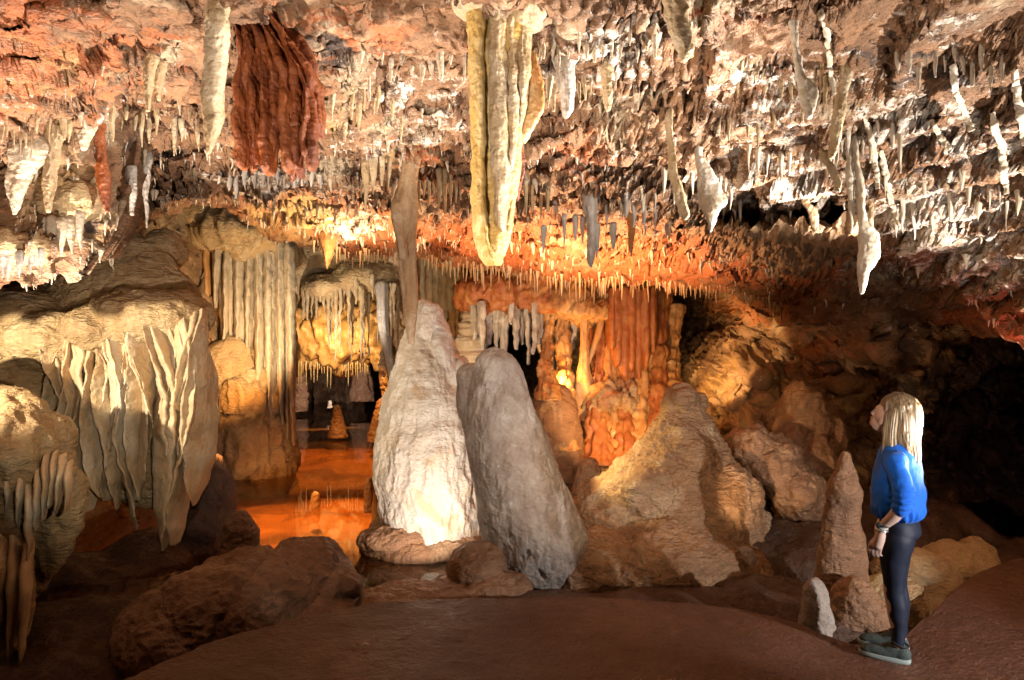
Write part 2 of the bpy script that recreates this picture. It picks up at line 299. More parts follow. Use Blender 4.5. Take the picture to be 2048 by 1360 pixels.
def build_ceiling():
    px = np.concatenate([np.linspace(-900, -120, 60, endpoint=False), np.linspace(-120, 2170, 900), np.linspace(2175, 2900, 60)])
    t = np.concatenate([np.linspace(0, .42, 24, endpoint=False), np.linspace(.42, 1, 430)])
    lip = pchip(LIPX, LIPY, px); lip = lip+9*perlin(np.c_[px/40, px*0, px*0])+5*perlin(np.c_[px/11, px*0+3, px*0])
    top = -700; PX = np.repeat(px[None], len(t), 0); PY = top+(lip[None]-top)*t[:, None]
    Y = np.clip(ceil_rbf(PX.ravel(), PY.ravel()), 2.0, 12).reshape(PX.shape)
    P = np.stack([(PX-CX)/F*Y, Y, ZC-(PY-CY)/F*Y], -1); nr, nc = Y.shape
    p = P.reshape(-1, 3); tap = sstep(0, 75, (lip[None]-PY)).ravel(); A = .25+.75*tap
    w = p+.28*np.c_[fbm(p*.8, 3), fbm(p*.8+40, 3), fbm(p*.8+80, 3)]
    n = fbm(w*np.array([.75, 1.5, 1.6]), 4)*.9
    K = 5.5; q = n*K; fl = np.floor(q); ter = (fl+sstep(.18, .82, q-fl))/K
    n2 = fbm(w*np.array([1.1, 4.6, 5.])+31, 4)*.8; q2 = n2*7; f2 = np.floor(q2); ter2 = (f2+sstep(.25, .75, q2-f2))/7
    rs = sstep(1100, 1500, PX.ravel()); D = (.22*ter+.05*ter2+.03*n)*(1-.6*rs)
    near = np.clip(p[:, 1]/5.0, .62, 1.3)
    dz = -D*A*near; P2 = p.copy(); P2[:, 2] += dz; P2[:, 1] += -.35*D*A
    # bedding: level ledges and upright risers, the beds a little warped
    hb = .115+.05*rs; bed = .16*fbm(w*np.array([.55, .55, .2])+60, 3)+.05*fbm(w*np.array([2.2, 2.2, .5])+11, 3)+.02*fbm(w*np.array([8., 8., 1.]), 3)
    bed = bed*(1-.35*rs); q3 = (P2[:, 2]+bed)/hb+.35*fbm(w*.5+5, 2); f3 = np.floor(q3); fr = q3-f3; st = (f3+sstep(.34, .66, fr)-q3)*hb*(1+.35*rs)
    amp3 = (.75+.25*rs)*A*sstep(-.5, .1, fbm(w*.7+33, 2)+.6*rs); P2[:, 2] += st*amp3; P2[:, 1] += (.07+.06*rs)*amp3*np.sin(2*PI*fr)*near
    q4 = (P2[:, 2]+.5*bed+.03*fbm(P2*np.array([3., 3., .5]), 3))/.043; f4 = np.floor(q4); fr4 = q4-f4; s4 = (f4+sstep(.3, .7, fr4)-q4)*.043
    P2[:, 2] += 1.1*s4*amp3*(.35+.65*rs); P2[:, 1] += .028*amp3*np.sin(2*PI*fr4)*(.3+.7*rs)
    # pits where the ceiling goes up into dark cavities
    pit = sstep(.33, .62, fbm(w*1.15+7, 3)); P2[:, 2] += .16*pit*A; P2[:, 1] += .10*pit*A
    G = P2.reshape(nr, nc, 3); N = gnormal(blur(G, 2)).reshape(-1, 3)
    flip = (N*(P2-np.array([0, 0, ZC]))).sum(1) > 0; N[flip] *= -1
    wf = P2+.05*np.c_[perlin(P2*5), perlin(P2*5+20), perlin(P2*5+50)]
    m1 = ridged(wf*np.array([3.4, 3.4, 4.6]), 4, off=3); pop = .5-worley(wf*np.array([10., 10., 7.]), 2)
    b1, g1 = cells(wf*np.array([2.3, 2.3, 3.6])+3, 4); b2, g2 = cells(wf*np.array([6.5, 7.5, 10.]), 9)
    lw = sstep(235, 200, PX.ravel())*sstep(240, 300, PY.ravel()); vf = ridged(P2*np.array([5.5, 5.5, .8]), 3)-.4; d = .03*(m1-.35)*A*(1-.5*rs)+.09*b1*A*near*(1-lw)*(1-.65*rs)+.020*b2*near*(1-.4*rs)+.10*vf*lw+.018*pop*sstep(-.1, .5, fbm(P2*1.7+90, 2))+.014*fbm(wf*19, 3)-.03*sstep(.06, 0, g1)*A
    P3 = P2+N*d[:, None]
    # little drips pull the convex edges down
    hgt = (-dz+d*1.0).reshape(nr, nc); cvx = (hgt-blur(hgt, 7)).ravel(); edge = sstep(.012, .045, cvx)
    drip = sstep(.12, .55, perlin(P3*np.array([17., 17., 2.]))); P3[:, 2] -= (.018+.03*sstep(90, 20, (lip[None]-PY).ravel()))*edge*drip
    G = P3.reshape(nr, nc, 3)
    # roll the lip up and back so that the slab has thickness
    back = [G[-1]+np.array([0, .12, .02]), G[-1]+np.array([0, .35, .25]), G[-1]+np.array([0, .8, .9]), G[-1]+np.array([0, 1.2, 2.4])]
    G = np.concatenate([G, np.stack(back)]); PYb = np.concatenate([PY, np.repeat(PY[-1:], 4, 0)]); PXb = np.concatenate([PX, np.repeat(PX[-1:], 4, 0)])
    e = np.concatenate([edge.reshape(nr, nc), np.zeros((4, nc))]).ravel(); x, y = PXb.ravel(), PYb.ravel()
    red = masks(x, y, [(1200, 520, 420, 90, 1.), (900, 480, 260, 60, .9), (600, 430, 150, 60, .9), (60, 100, 300, 130, .75), (700, 60, 200, 80, .5),
                       (1160, 300, 80, 70, .8), (1550, 520, 260, 70, .8), (2000, 640, 150, 60, .8), (1500, 60, 200, 120, .25), (860, 330, 100, 100, .45)])
    white = masks(x, y, [(1900, 430, 240, 130, .8), (1600, 380, 260, 120, .62), (1560, 180, 170, 80, .6), (1900, 40, 200, 60, .35), (1800, 220, 260, 60, .6), (1950, 300, 160, 60, .6), (850, 180, 150, 80, .5), (700, 450, 60, 40, .8), (40, 190, 160, 80, .35),
                         (1250, 90, 200, 60, .55), (1300, 330, 200, 120, .32), (560, 350, 160, 40, .35), (1850, 250, 300, 150, .4), (2000, 520, 150, 60, .8), (760, 300, 120, 100, .3)])
    lay = sstep(0, .35, perlin(np.c_[x/170, y/13+.012*x, x*0])+.4*perlin(np.c_[x/45, y/7, x*0+4])); white = white*(.80+.2*e+.45*lay*sstep(900, 1300, x))+.22*e*sstep(.0, .4, fbm(np.concatenate([P3, np.repeat(P3[-nc:], 4, 0)])*2.1, 2)+.25)
    gold = masks(x, y, [(590, 430, 110, 50, 1.), (30, 120, 200, 60, .35), (320, 470, 200, 60, .5), (120, 400, 110, 120, .55), (650, 200, 60, 90, .5)])
    dark = masks(x, y, [(300, 300, 120, 160, .45), (130, 460, 120, 90, .3), (1950, 120, 200, 70, .5), (700, 90, 120, 60, .3), (1400, 230, 200, 40, .2), (1700, 330, 300, 60, .25), (1180, 400, 200, 50, .25), (1850, 140, 220, 40, .5), (1750, 290, 250, 25, .5), (1900, 360, 150, 25, .4), (620, 200, 260, 120, .1), (1020, 60, 260, 60, .2), (1950, 60, 250, 60, .2)])+.10  # manganese patches; long strips at right paint the dark of ledge hollows
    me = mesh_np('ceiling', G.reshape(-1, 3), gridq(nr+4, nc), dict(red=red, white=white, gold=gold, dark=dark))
    o = obj('ceiling', me, M['ceiling'], kind='structure'); return o, G[:nr], cvx.reshape(nr, nc), PX, PY, e[:nr*nc].reshape(nr, nc)
ceiling, CG, CVX, CPX, CPY, CEDGE = build_ceiling()
# ---- back rock wall beyond the lip: one sheet from the middle chamber to the dark passage on the right
WPT = [(760,420,13.5),(760,600,15),(760,800,15.5),(850,560,13.5),(850,720,14),(920,560,13),(920,700,14.5),(940,800,12),(1000,560,11.8),(1000,640,14),(1010,700,20),(1020,780,18),(1070,600,11.8),(1075,720,16),
 (1110,640,12.3),(1160,600,11.8),(1160,700,12.2),(1160,800,11.2),(1160,900,10.6),(1240,600,11.6),(1260,720,11.4),(1260,850,10.8),(1260,950,10.2),(1320,540,11.4),(1360,605,16),(1410,620,14),(1420,550,10.6),
 (1450,680,10.6),(1450,800,10.0),(1450,950,9.4),(1560,620,9.4),(1560,720,9.8),(1560,860,9.0),(1560,1000,8.8),(1680,640,8.7),(1680,720,8.7),(1680,830,9.8),(1700,1000,9.0),(1800,640,7.6),(1800,700,7.9),(1850,760,9.5),(1850,950,10.5),
 (1950,640,9.0),(1950,800,12),(1950,1050,9.8),(2100,650,9),(2100,850,11),(2100,1100,9),(2400,700,7),(2400,1000,7),(1850,1120,8.6),(1150,1050,9.6),(1450,1100,9.0),(1650,1150,8.2),(2100,1250,7.4)]
wall_rbf = RBF(WPT, .003)
def build_wall():
    px = np.concatenate([np.linspace(770, 2060, 620), np.linspace(2070, 2600, 40)]); py = np.linspace(430, 1260, 330)
    PX, PY = np.meshgrid(px, py); Y = np.clip(wall_rbf(PX.ravel(), PY.ravel()), 6, 21).reshape(PX.shape)
    P = np.stack([(PX-CX)/F*Y, Y, ZC-(PY-CY)/F*Y], -1); nr, nc = Y.shape; p = P.reshape(-1, 3)
    w = p+.25*np.c_[fbm(p*.9, 3), fbm(p*.9+40, 3), fbm(p*.9+80, 3)]
    right = sstep(1290, 1400, PX).ravel()*sstep(560, 700, PY).ravel()
    n = fbm(w*np.array([1.1, 1.1, 1.7]), 4); q = n*5; f = np.floor(q); ter = (f+sstep(.2, .8, q-f))/5
    d = -(.55*ter+.12*n)*(.35+.65*right); P2 = p.copy(); P2[:, 1] += d; P2[:, 2] += .25*d*right
    G = P2.reshape(nr, nc, 3); N = gnormal(blur(G, 2)).reshape(-1, 3); flip = (N*(P2-np.array([0, 0, ZC]))).sum(1) > 0; N[flip] *= -1
    lump = .5-worley(w*np.array([4.2, 4.2, 3.4]), 5); rd = ridged(w*np.array([4., 4., 3.]), 4)-.3
    flow = ridged(w*np.array([6., 6., 1.1]), 3)-.4
    P3 = P2+N*((.025*lump+.10*rd)*(.3+.7*right)+.11*flow*(1-.7*right)+.018*fbm(w*14, 3)+.035*right*ridged(w*np.array([9, 9, 11.]), 3))[:, None]
    x, y = PX.ravel(), PY.ravel()
    red = masks(x, y, [(1260, 660, 80, 90, 1.), (1130, 560, 260, 40, .9), (1230, 800, 120, 120, .45), (1500, 610, 250, 40, .7), (1640, 700, 120, 70, .45), (900, 560, 160, 60, .5)])
    gold = masks(x, y, [(1170, 720, 60, 90, .9), (1450, 800, 140, 120, .7), (860, 700, 80, 100, .6), (1720, 780, 80, 60, .5), (1230, 850, 120, 80, .5)])
    white = masks(x, y, [(1130, 650, 80, 60, .35), (1800, 640, 60, 40, .4), (1560, 800, 60, 120, .25)])
    dark = masks(x, y, [(1010, 720, 70, 90, .9), (1360, 600, 60, 40, .9), (1990, 880, 230, 330, 1.5), (1700, 830, 60, 60, .4)])  # holes and right passage painted darker to deepen their shade
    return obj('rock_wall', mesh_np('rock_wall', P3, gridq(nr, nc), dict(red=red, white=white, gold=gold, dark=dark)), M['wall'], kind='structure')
rock_wall = build_wall()
def sheet(name, pts, px0, px1, py0, py1, nx, ny, mat, amp=.3, fr=1., zs=1.3, flow=0., red=0., gold=0., white=0., dark=0., rng=(4, 40)):
    rb = RBF(pts, .003); PX, PY = np.meshgrid(np.linspace(px0, px1, nx), np.linspace(py0, py1, ny))
    Y = np.clip(rb(PX.ravel(), PY.ravel()), *rng).reshape(PX.shape); P = np.stack([(PX-CX)/F*Y, Y, ZC-(PY-CY)/F*Y], -1).reshape(-1, 3)
    w = P+.2*np.c_[fbm(P*fr, 3), fbm(P*fr+40, 3), fbm(P*fr+80, 3)]
    d = amp*(fbm(w*fr*np.array([1, 1, zs]), 4)+.5*(ridged(w*fr*3*np.array([1, 1, zs]), 3)-.4)+.35*(.5-worley(w*fr*5)))
    if flow: d = d+flow*(ridged(w*np.array([5., 5., .7]), 3)-.4)
    P[:, 1] -= d; n = len(P)
    return obj(name, mesh_np(name, P, gridq(ny, nx), dict(red=np.full(n, red), gold=np.full(n, gold), white=np.full(n, white), dark=np.full(n, dark))), mat, kind='structure')
# far chamber behind the pool, and the dark wall left behind the flowstone
sheet('far_chamber_wall', [(500,400,26),(900,400,26),(500,830,26.5),(900,830,26.5)], 430, 960, 380, 830, 160, 110, M['wall'], amp=.5, fr=.5, flow=.8, white=.1, red=.2)
sheet('dark_rock_wall', [(-400,300,9),(-400,1400,6.5),(240,450,9.4),(430,430,12.4),(240,900,10.4),(460,900,12.0),(0,800,8.4),(0,1300,6.4),(300,1200,8.5),(460,1100,11)], -500, 470, 330, 1420, 220, 220, M['wall'], amp=.45, fr=.9, dark=.25)
# ---- walkway of trodden clay
EX = [-700, -200, 100, 260, 330, 450, 560, 650, 740, 800, 900, 1024, 1150, 1250, 1350, 1450, 1520, 1600, 1700, 1780, 1830, 1870, 1900, 1930, 1980, 2048, 2300, 2700]
EY = [1900, 1600, 1440, 1352, 1322, 1276, 1248, 1228, 1212, 1204, 1198, 1195, 1196, 1199, 1206, 1216, 1226, 1246, 1278, 1286, 1250, 1222, 1196, 1172, 1150, 1132, 1105, 1090]
def path_z(x, y): return .035*fbm(np.c_[x*.55, y*.55, x*0], 3)+.06*sstep(1.6, 4.2, x)*sstep(3.6, 6.5, y)
def build_path():
    px = np.linspace(-700, 2700, 520); e = pchip(EX, EY, px)+3.5*perlin(np.c_[px/60, px*0, px*0])+1.5*perlin(np.c_[px/17, px*0+5, px*0])
    t = np.linspace(0, 1, 260)**1.6; rows = []
    Ye = yz(e, 0.)
    for k in t:
        Y = Ye+( -2.5-Ye)*k; X = (px-CX)/F*Ye*(1-k)+(px-CX)/F*1.6*k; rows.append(np.stack([X, Y, path_z(X, Y)], 1))
    G = np.stack(rows); g = G.reshape(-1, 3)
    g[:, 2] += .006*fbm(g*np.array([5, 5, 1.]), 4)+.0035*fbm(g*np.array([26, 26, 1.]), 3)
    edge = np.exp(-np.linspace(0, 260, 260)/5.)[:, None]; 
    sk = [G[0]+np.array([0, .02, -.025]), G[0]+np.array([0, .05, -.08]), G[0]+np.array([0, .09, -.2]), G[0]+np.array([0, .14, -.5]), G[0]+np.array([0, .2, -1.])]
    G = np.concatenate([np.stack(sk[::-1]), G])
    return obj('path', mesh_np('path', G.reshape(-1, 3), gridq(len(G), len(px))), M['path'], kind='structure')
path = build_path()
# ---- bed of the pool and ground round it
def bed_z(x, y):
    z = -.62-.12*fbm(np.c_[x*.35, y*.35, x*0], 3)+.03*fbm(np.c_[x*2, y*2, x*0], 3)
    return z
def build_bed():
    xs = np.linspace(-14, 12, 300); ys = np.concatenate([np.linspace(3, 14, 260), np.linspace(14.2, 30, 60)]); X, Yg = np.meshgrid(xs, ys)
    Z = bed_z(X.ravel(), Yg.ravel())
    return obj('ground', mesh_np('ground', np.c_[X.ravel(), Yg.ravel(), Z], gridq(len(ys), len(xs))), M['poolbed'], kind='structure')
build_bed()
def water_mat():
    m = bpy.data.materials.new('pool_water'); m.use_nodes = True; nt = m.node_tree; N = nt.nodes; L = nt.links; N.clear()
    t = N.new('ShaderNodeBsdfTransparent'); t.inputs[0].default_value = (.97, .88, .72, 1); g = N.new('ShaderNodeBsdfGlossy'); g.inputs['Roughness'].default_value = .012
    f = N.new('ShaderNodeFresnel'); f.inputs[0].default_value = 1.33; mx = N.new('ShaderNodeMixShader'); o = N.new('ShaderNodeOutputMaterial')
    ns = N.new('ShaderNodeTexNoise'); ns.inputs['Scale'].default_value = 3; ns.inputs['Detail'].default_value = 2; b = N.new('ShaderNodeBump'); b.inputs['Strength'].default_value = .02; b.inputs['Distance'].default_value = .02
    geo = N.new('ShaderNodeNewGeometry'); L.new(geo.outputs['Position'], ns.inputs['Vector']); L.new(ns.outputs['Fac'], b.inputs['Height']); L.new(b.outputs[0], g.inputs['Normal'])
    L.new(f.outputs[0], mx.inputs[0]); L.new(t.outputs[0], mx.inputs[1]); L.new(g.outputs[0], mx.inputs[2]); L.new(mx.outputs[0], o.inputs[0]); return m
wx = np.linspace(-13, 7, 21); wy = np.linspace(5.2, 27, 23); X, Yg = np.meshgrid(wx, wy)
obj('water', mesh_np('water', np.c_[X.ravel(), Yg.ravel(), np.full(X.size, WZ)], gridq(23, 21)), water_mat(), kind='structure')
def build_shell():                                     # outer rock of the hill round the whole cave
    u = np.linspace(0, 2*PI, 97); v = np.linspace(-PI/2, PI/2, 49); U, Vv = np.meshgrid(u, v)
    G = np.stack([np.cos(Vv)*np.cos(U)*24, 12+np.cos(Vv)*np.sin(U)*24, 2+np.sin(Vv)*11], -1).reshape(-1, 3)
    G += (fbm(G*.3, 3)*1.2)[:, None]*np.array([.6, .6, .4])
    return obj('cave_wall', mesh_np('cave_wall', G, gridq(49, 97)), M['brown'], kind='structure')
build_shell()
bpy.context.view_layer.update()
# ================================================================ FORMATIONS
CAMV = Vector((0, 0, ZC))
def hit(px, py, default=None):                         # ceiling point seen at a pixel
    d = Vector(((px-CX)/F, 1, -(py-CY)/F)).normalized(); ok, p, n, i = ceiling.ray_cast(CAMV, d)
    return p if ok else (Vector(at(px, py, default)) if default else None)
def ell(px, py, Y, wx_, wz_, ry, n=40, m=28, rot=0., **kw):   # rounded lump: pixel half sizes and a depth in metres
    a = np.linspace(1e-3, PI-1e-3, m); c = at(px, py, Y); k = Y/F
    C = np.stack([np.full(m, c[0])+math.tan(rot)*wz_*k*np.cos(a), np.full(m, c[1]), c[2]+wz_*k*np.cos(a)], 1)
    return ring_body(C, wx_*k*np.sin(a), ry*np.sin(a), n, **kw)
def base_of(me, top=False):
    n = len(me.vertices); v = np.empty(n*3, np.float32); me.vertices.foreach_get('co', v); v = v.reshape(-1, 3)
    c = v.mean(0); c[2] = v[:, 2].max() if top else v[:, 2].min(); return [float(q) for q in c]
def solo(name, me, mat, label, cat, group=None, top=False):
    return obj(name, me, mat, None, base_of(me, top), label, cat, group)
def fused(parts, vox, fn=None, smooth=3):
    me = remesh(body_mesh(parts), vox, smooth); return displace(me, fn) if fn else me
def skin(a=.02, fr=4., b=.008, zs=1., w=.0, wf=6., rip=0.):
    def fn(P, N):
        q = P*np.array([fr, fr, fr*zs]); d = a*fbm(q, 4)+b*ridged(P*fr*4*np.array([1, 1, zs]), 3)+.35*b*ridged(P*np.array([19., 19., 24.]), 2)
        if w: d = d+w*(.5-worley(P*wf))
        if rip: d = d+rip*ridged(P*np.array([7., 7., 26.])+.6*np.c_[perlin(P*4), perlin(P*4+9), perlin(P*4+5)], 3)
        return d
    return fn
def curtain(name, label, cat, loc, pieces, group=None):   # thing made of parts: (part name, material, body)
    t = thing(name, [float(q) for q in loc], label, cat, group)
    for (pn, mt, body) in pieces:
        me = body if isinstance(body, bpy.types.Mesh) else body_mesh([body]); obj(pn, me, mt, t, base_of(me, True))
    return t
# ---- the two great stalagmites
W = 7.9
me = fused([pbody(W, [(603,836,866),(640,827,884),(690,808,900),(730,795,918),(770,782,930),(820,771,938),(880,764,944),(950,760,950),(1000,768,957),(1045,772,962),(1120,768,966)], .85, 140, 90),
            ell(880, 720, W-.1, 26, 60, .16), ell(917, 770, W-.05, 22, 50, .15)],
           .013, lambda P, N: .035*fbm(P*np.array([2.2, 2.2, 1.2]), 3)+.030*ridged(P*np.array([5, 5, 2.]), 3)+.010*(.5-worley(P*np.array([9, 9, 7.])))+.006*ridged(P*np.array([18, 18, 15.]), 3)
           +.02*np.clip(ridged(np.c_[P[:, 0]*0, P[:, 1]*0, P[:, 2]*2.6+.25*perlin(P*2)], 2)-.3, 0, 1))
ws = solo('stalagmite', me, M['white'], 'tall pale conical stalagmite at the pool edge, floodlit white on its lower half', 'stalagmite')
me = fused([ell(845, 1088, W-.05, 120, 30, .6), ell(780, 1076, W-.25, 60, 26, .36), ell(905, 1092, W-.2, 62, 30, .42), ell(850, 1100, W-.3, 90, 24, .4), ell(830, 1060, W, 90, 34, .5), ell(845, 1128, W-.15, 126, 40, .66)], .014, skin(.05, 3, .012, w=.015, wf=8))
obj('foot', me, M['tan'], ws, base_of(me))
G_ = 6.6
me = fused([pbody(G_, [(699,978,1006),(720,958,1030),(760,947,1048),(800,941,1061),(850,936,1078),(900,940,1100),(950,950,1120),(1000,962,1141),(1050,976,1162),(1090,990,1176),(1120,1003,1174),(1150,1020,1150),(1185,1045,1110)], .85, 110, 72),
            pbody(G_+.22, [(729,930,954),(750,920,972),(800,917,985),(850,925,1000),(900,934,1010),(960,946,1020),(1030,958,1030),(1100,970,1030)], .8, 80, 48)],
           .011, lambda P, N: .03*fbm(P*np.array([2.6, 2.6, 1.2]), 4)+.014*ridged(P*np.array([8, 8, 3.]), 3)+.006*(.5-worley(P*12))+.005*ridged(P*np.array([22, 22, 15.]), 3)
           -.05*sstep(.42, .6, fbm(P*np.array([7., 7., 3.5])+4, 3))*np.exp(-((P[:, 2]-ZC+1.9)/.33)**2)*sstep(.62, .25, P[:, 0]))
solo('stalagmite', me, M['grey'], 'leaning grey stalagmite with two rounded heads in front of the white one', 'stalagmite')
# ---- mound to the right of them
R_ = 7.3
me = fused([pbody(R_, [(780,1348,1374),(800,1336,1394),(830,1320,1412),(870,1288,1434),(920,1244,1462),(960,1206,1486),(1000,1168,1512),(1060,1130,1535),(1130,1100,1550),(1215,1080,1570)], .75, 140, 90),
            ell(1362, 796, R_-.05, 27, 18, .15), ell(1330, 1150, R_-.6, 170, 110, .7), ell(1210, 1140, R_-.55, 110, 80, .6), ell(1430, 1170, R_-.55, 140, 90, .6),
            ell(1402, 812, R_+.05, 9, 18, .07), ell(1372, 940, R_-.15, 55, 90, .3), ell(1300, 1010, R_-.35, 60, 70, .3), ell(1440, 1010, R_-.2, 70, 80, .4)], .014,
           lambda P, N: .10*fbm(P*1.4, 4)+.02*ridged(P*np.array([5, 5, 4.]), 3)+.006*(.5-worley(P*9))+.005*ridged(P*np.array([20, 20, 26.]), 2)+.016*ridged(P*np.array([6., 6., 15.])+.7*np.c_[perlin(P*3), perlin(P*3+9), perlin(P*3+5)], 3))
solo('rock_mound', me, M['mound'], 'broad cone of rippled brown flowstone with a knobbly top right of the grey stalagmite', 'flowstone mound')
me = fused([ell(1176, 960, 8.1, 26, 40, .15), pbody(8.1, [(915,1168,1192),(950,1158,1200),(1010,1130,1215),(1060,1110,1230)], .8, 40, 30)], .02, skin())
solo('stalagmite', me, M['tan'], 'short blunt stub at the water edge just left of the brown mound', 'stalagmite')
me = fused([pbody(10.3, [(758,1085,1110),(790,1068,1140),(840,1060,1158),(900,1062,1170),(960,1066,1180)], .8, 60, 40)], .03, skin(.05, 2.4, .012, w=.02))
solo('boulder', me, M['tan'], 'rounded boulder behind the grey stalagmite, below the black cave mouth', 'boulder')
me = fused([ell(955, 1140, 6.35, 58, 48, .32), ell(985, 1175, 6.2, 75, 30, .3), ell(910, 1180, 6.25, 45, 25, .25)], .018, skin(.03, 3, .012, rip=.008))
solo('boulder', me, M['tan'], 'low brown boulder at the foot of the grey stalagmite', 'boulder')
me = fused([ell(830, 1197, 5.9, 110, 17, .32), ell(790, 1205, 5.75, 70, 14, .25), ell(900, 1195, 5.95, 60, 17, .25)], .018, skin(.025, 4, .01, rip=.01))
solo('rock_ledge', me, M['tan'], 'bright orange-brown ledge of rock between the pool and the walkway', 'rock ledge')
# ---- small pool stalagmites
for rows, Y, lab, mt in [
    ([(900,522,536),(915,517,541),(938,512,546)], 13.1, 'small pale cone in the pool under the left curtain', 'cream'),
    ([(984,627,636),(1000,624,639),(1016,623,640)], 9.6, 'tiny orange stump alone in the middle of the pool', 'orange'),
    ([(955,733,744),(985,729,748),(1024,729,748)], 9.4, 'dark brown thumb in the pool beside the white stalagmite', 'brown'),
    ([(810,669,679),(835,665,685),(875,655,695)], 16.2, 'pointed brown cone standing in the far pool', 'tan'),
    ([(797,757,775),(815,752,790),(850,742,800),(882,735,805)], 15.2, 'smooth brown hump at the far side of the white stalagmite', 'tan'),
    ([(802,658,662),(810,657,663),(816,656,664)], 21, 'tiny white nub in the water before the far chamber', 'cream'),
    ([(930,755,764),(980,749,768),(1030,744,772),(1062,742,775)], 8.9, 'narrow gold flowstone cone touching the left of the white stalagmite', 'orange')]:
    me = body_mesh([pbody(Y, rows, .9, 60, 36, noise=[(.010*Y/9, 7, 1, 'f'), (.0012*Y, 14, 1, 'r')])]); solo('stalagmite', me, M[mt], lab, 'stalagmite')
me = body_mesh([pbody(21.5, [(736,595,602),(750,590,606),(752,587,609),(765,590,606),(768,585,611),(785,588,608),(789,583,613),(800,587,610),(805,583,614),(822,585,613)], .9, 110, 40, noise=[(.09, 2.6, .7, 'f'), (.05, 6, 1, 'r')])])
solo('stalagmite', me, M['mound'], 'stacked-plate stalagmite tower rising from the far pool', 'stalagmite')
me = body_mesh([pbody(22.5, [(722,708,732),(760,706,740),(802,705,748)], .7, 90, 48, rt=False, flute=[(7, .08, 0, 1)], noise=[(.08, 3, .5, 'f'), (.04, 8, .5, 'r')])])
solo('column', me, M['mound'], 'pinkish column in the far chamber beyond the pool', 'column')
# ---- front left mound
me = fused([pbody(6.2, [(1029,462,492),(1050,455,502),(1090,448,512),(1140,430,540),(1200,380,580),(1290,330,620)], .85, 70, 40),
            ell(600, 1165, 5.95, 95, 72, .55), ell(660, 1175, 5.85, 48, 38, .32), ell(694, 1172, 5.75, 20, 14, .12), ell(520, 1210, 5.6, 120, 100, .6), ell(440, 1235, 5.45, 110, 100, .5),
            ell(380, 1260, 5.4, 130, 80, .5), ell(620, 1230, 5.6, 90, 40, .45)], .014,
           lambda P, N: .06*fbm(P*1.8, 4)+.018*ridged(P*6, 3)+.012*ridged(P*np.array([14, 14, 20.]), 3)+.010*(.5-worley(P*9))-.05*sstep(.05, 0., np.abs(P[:, 0]+2.05-.33*(P[:, 2]-.05)+.02*perlin(P*9)))*sstep(.3, .2, P[:, 2]))
solo('rock_mound', me, M['brown'], 'low brown rock mound with a rounded knob in the left foreground', 'rock mound')
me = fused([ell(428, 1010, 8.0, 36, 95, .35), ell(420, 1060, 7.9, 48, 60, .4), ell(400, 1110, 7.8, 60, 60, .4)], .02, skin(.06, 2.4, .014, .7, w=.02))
solo('boulder', me, M['dark_shade'], 'tall dark brown boulder at the left shore of the pool, under the great cream folds', 'boulder')
# ---- rocks behind and beside the visitor
me = fused([ell(1500, 890, 7.5, 36, 34, .26), ell(1545, 930, 7.5, 55, 60, .34), ell(1590, 980, 7.4, 52, 60, .32), ell(1615, 1010, 7.4, 36, 45, .25)], .015, skin(.09, 2.6, .022, w=.035, wf=6))
solo('boulder', me, M['tan'], 'lumpy reddish boulder tilting down to the right of the brown mound', 'boulder')
me = fused([ell(1620, 850, 8.0, 46, 85, .35, rot=-.25), ell(1630, 920, 7.75, 36, 55, .25), ell(1590, 880, 8.0, 40, 60, .3)], .015, skin(.10, 2.4, .022, .6, w=.02, wf=7, rip=.008))
solo('boulder', me, M['tan'], 'upright boulder with cream flowstone on its lower face behind the lumpy boulder', 'boulder')
me = fused([pbody(5.5, [(900,1684,1700),(930,1672,1708),(980,1658,1716),(1050,1648,1722),(1120,1640,1728),(1180,1636,1735),(1240,1625,1745)], .75, 80, 44)], .016,
           lambda P, N: .03*fbm(P*3, 3)+.012*ridged(P*np.array([7, 7, 4.]), 3)+.02*(.5-worley(P*np.array([11, 11, 8.])))*sstep(1.15, .8, P[:, 2]))
solo('stalagmite', me, M['tan'], 'pointed brown stalagmite standing just left of the visitor', 'stalagmite')
me = fused([ell(1712, 1215, 5.15, 44, 58, .2), ell(1740, 1240, 5.1, 40, 45, .18), ell(1690, 1240, 5.15, 36, 40, .18)], .014, skin(.025, 4, .01, w=.015, wf=10))
solo('boulder', me, M['tan'], 'cream-topped boulder at the walkway edge behind the legs of the visitor', 'boulder')
me = fused([pbody(5.0, [(1156,1622,1640),(1180,1612,1650),(1220,1606,1660),(1275,1600,1672)], .8, 50, 36)], .012, skin(.02, 5, .008, w=.008, wf=14))
solo('stalagmite', me, M['grey'], 'knee-high grey stalagmite at the walkway edge left of the visitor', 'stalagmite')
me = fused([ell(1490, 1125, 6.4, 18, 30, .12), ell(1500, 1160, 6.35, 24, 30, .16), ell(1480, 1175, 6.3, 26, 30, .2)], .014, skin(.02, 4, .008))
solo('boulder', me, M['grey'], 'small grey stone in the shadow at the right foot of the brown mound', 'boulder')
me = fused([ell(1840, 1170, 6.0, 75, 62, .3), ell(1910, 1140, 6.2, 62, 52, .3), ell(1790, 1210, 5.7, 60, 60, .25), ell(1955, 1125, 6.4, 32, 40, .25), ell(1850, 1225, 5.75, 60, 35, .25), ell(1800,1150,6.1,50,50,.25)], .018,
           lambda P, N: .04*fbm(P*3, 4)+.016*ridged(P*7, 3)+.03*(.5-worley(P*np.array([8, 8, 9.]))))
solo('rock_ledge', me, M['flow'], 'low crusted rock bank behind the visitor along the right of the walkway', 'rock bank')
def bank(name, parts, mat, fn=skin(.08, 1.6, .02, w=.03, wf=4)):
    me = fused(parts, .04, fn); obj(name, me, mat, None, base_of(me), kind='structure')
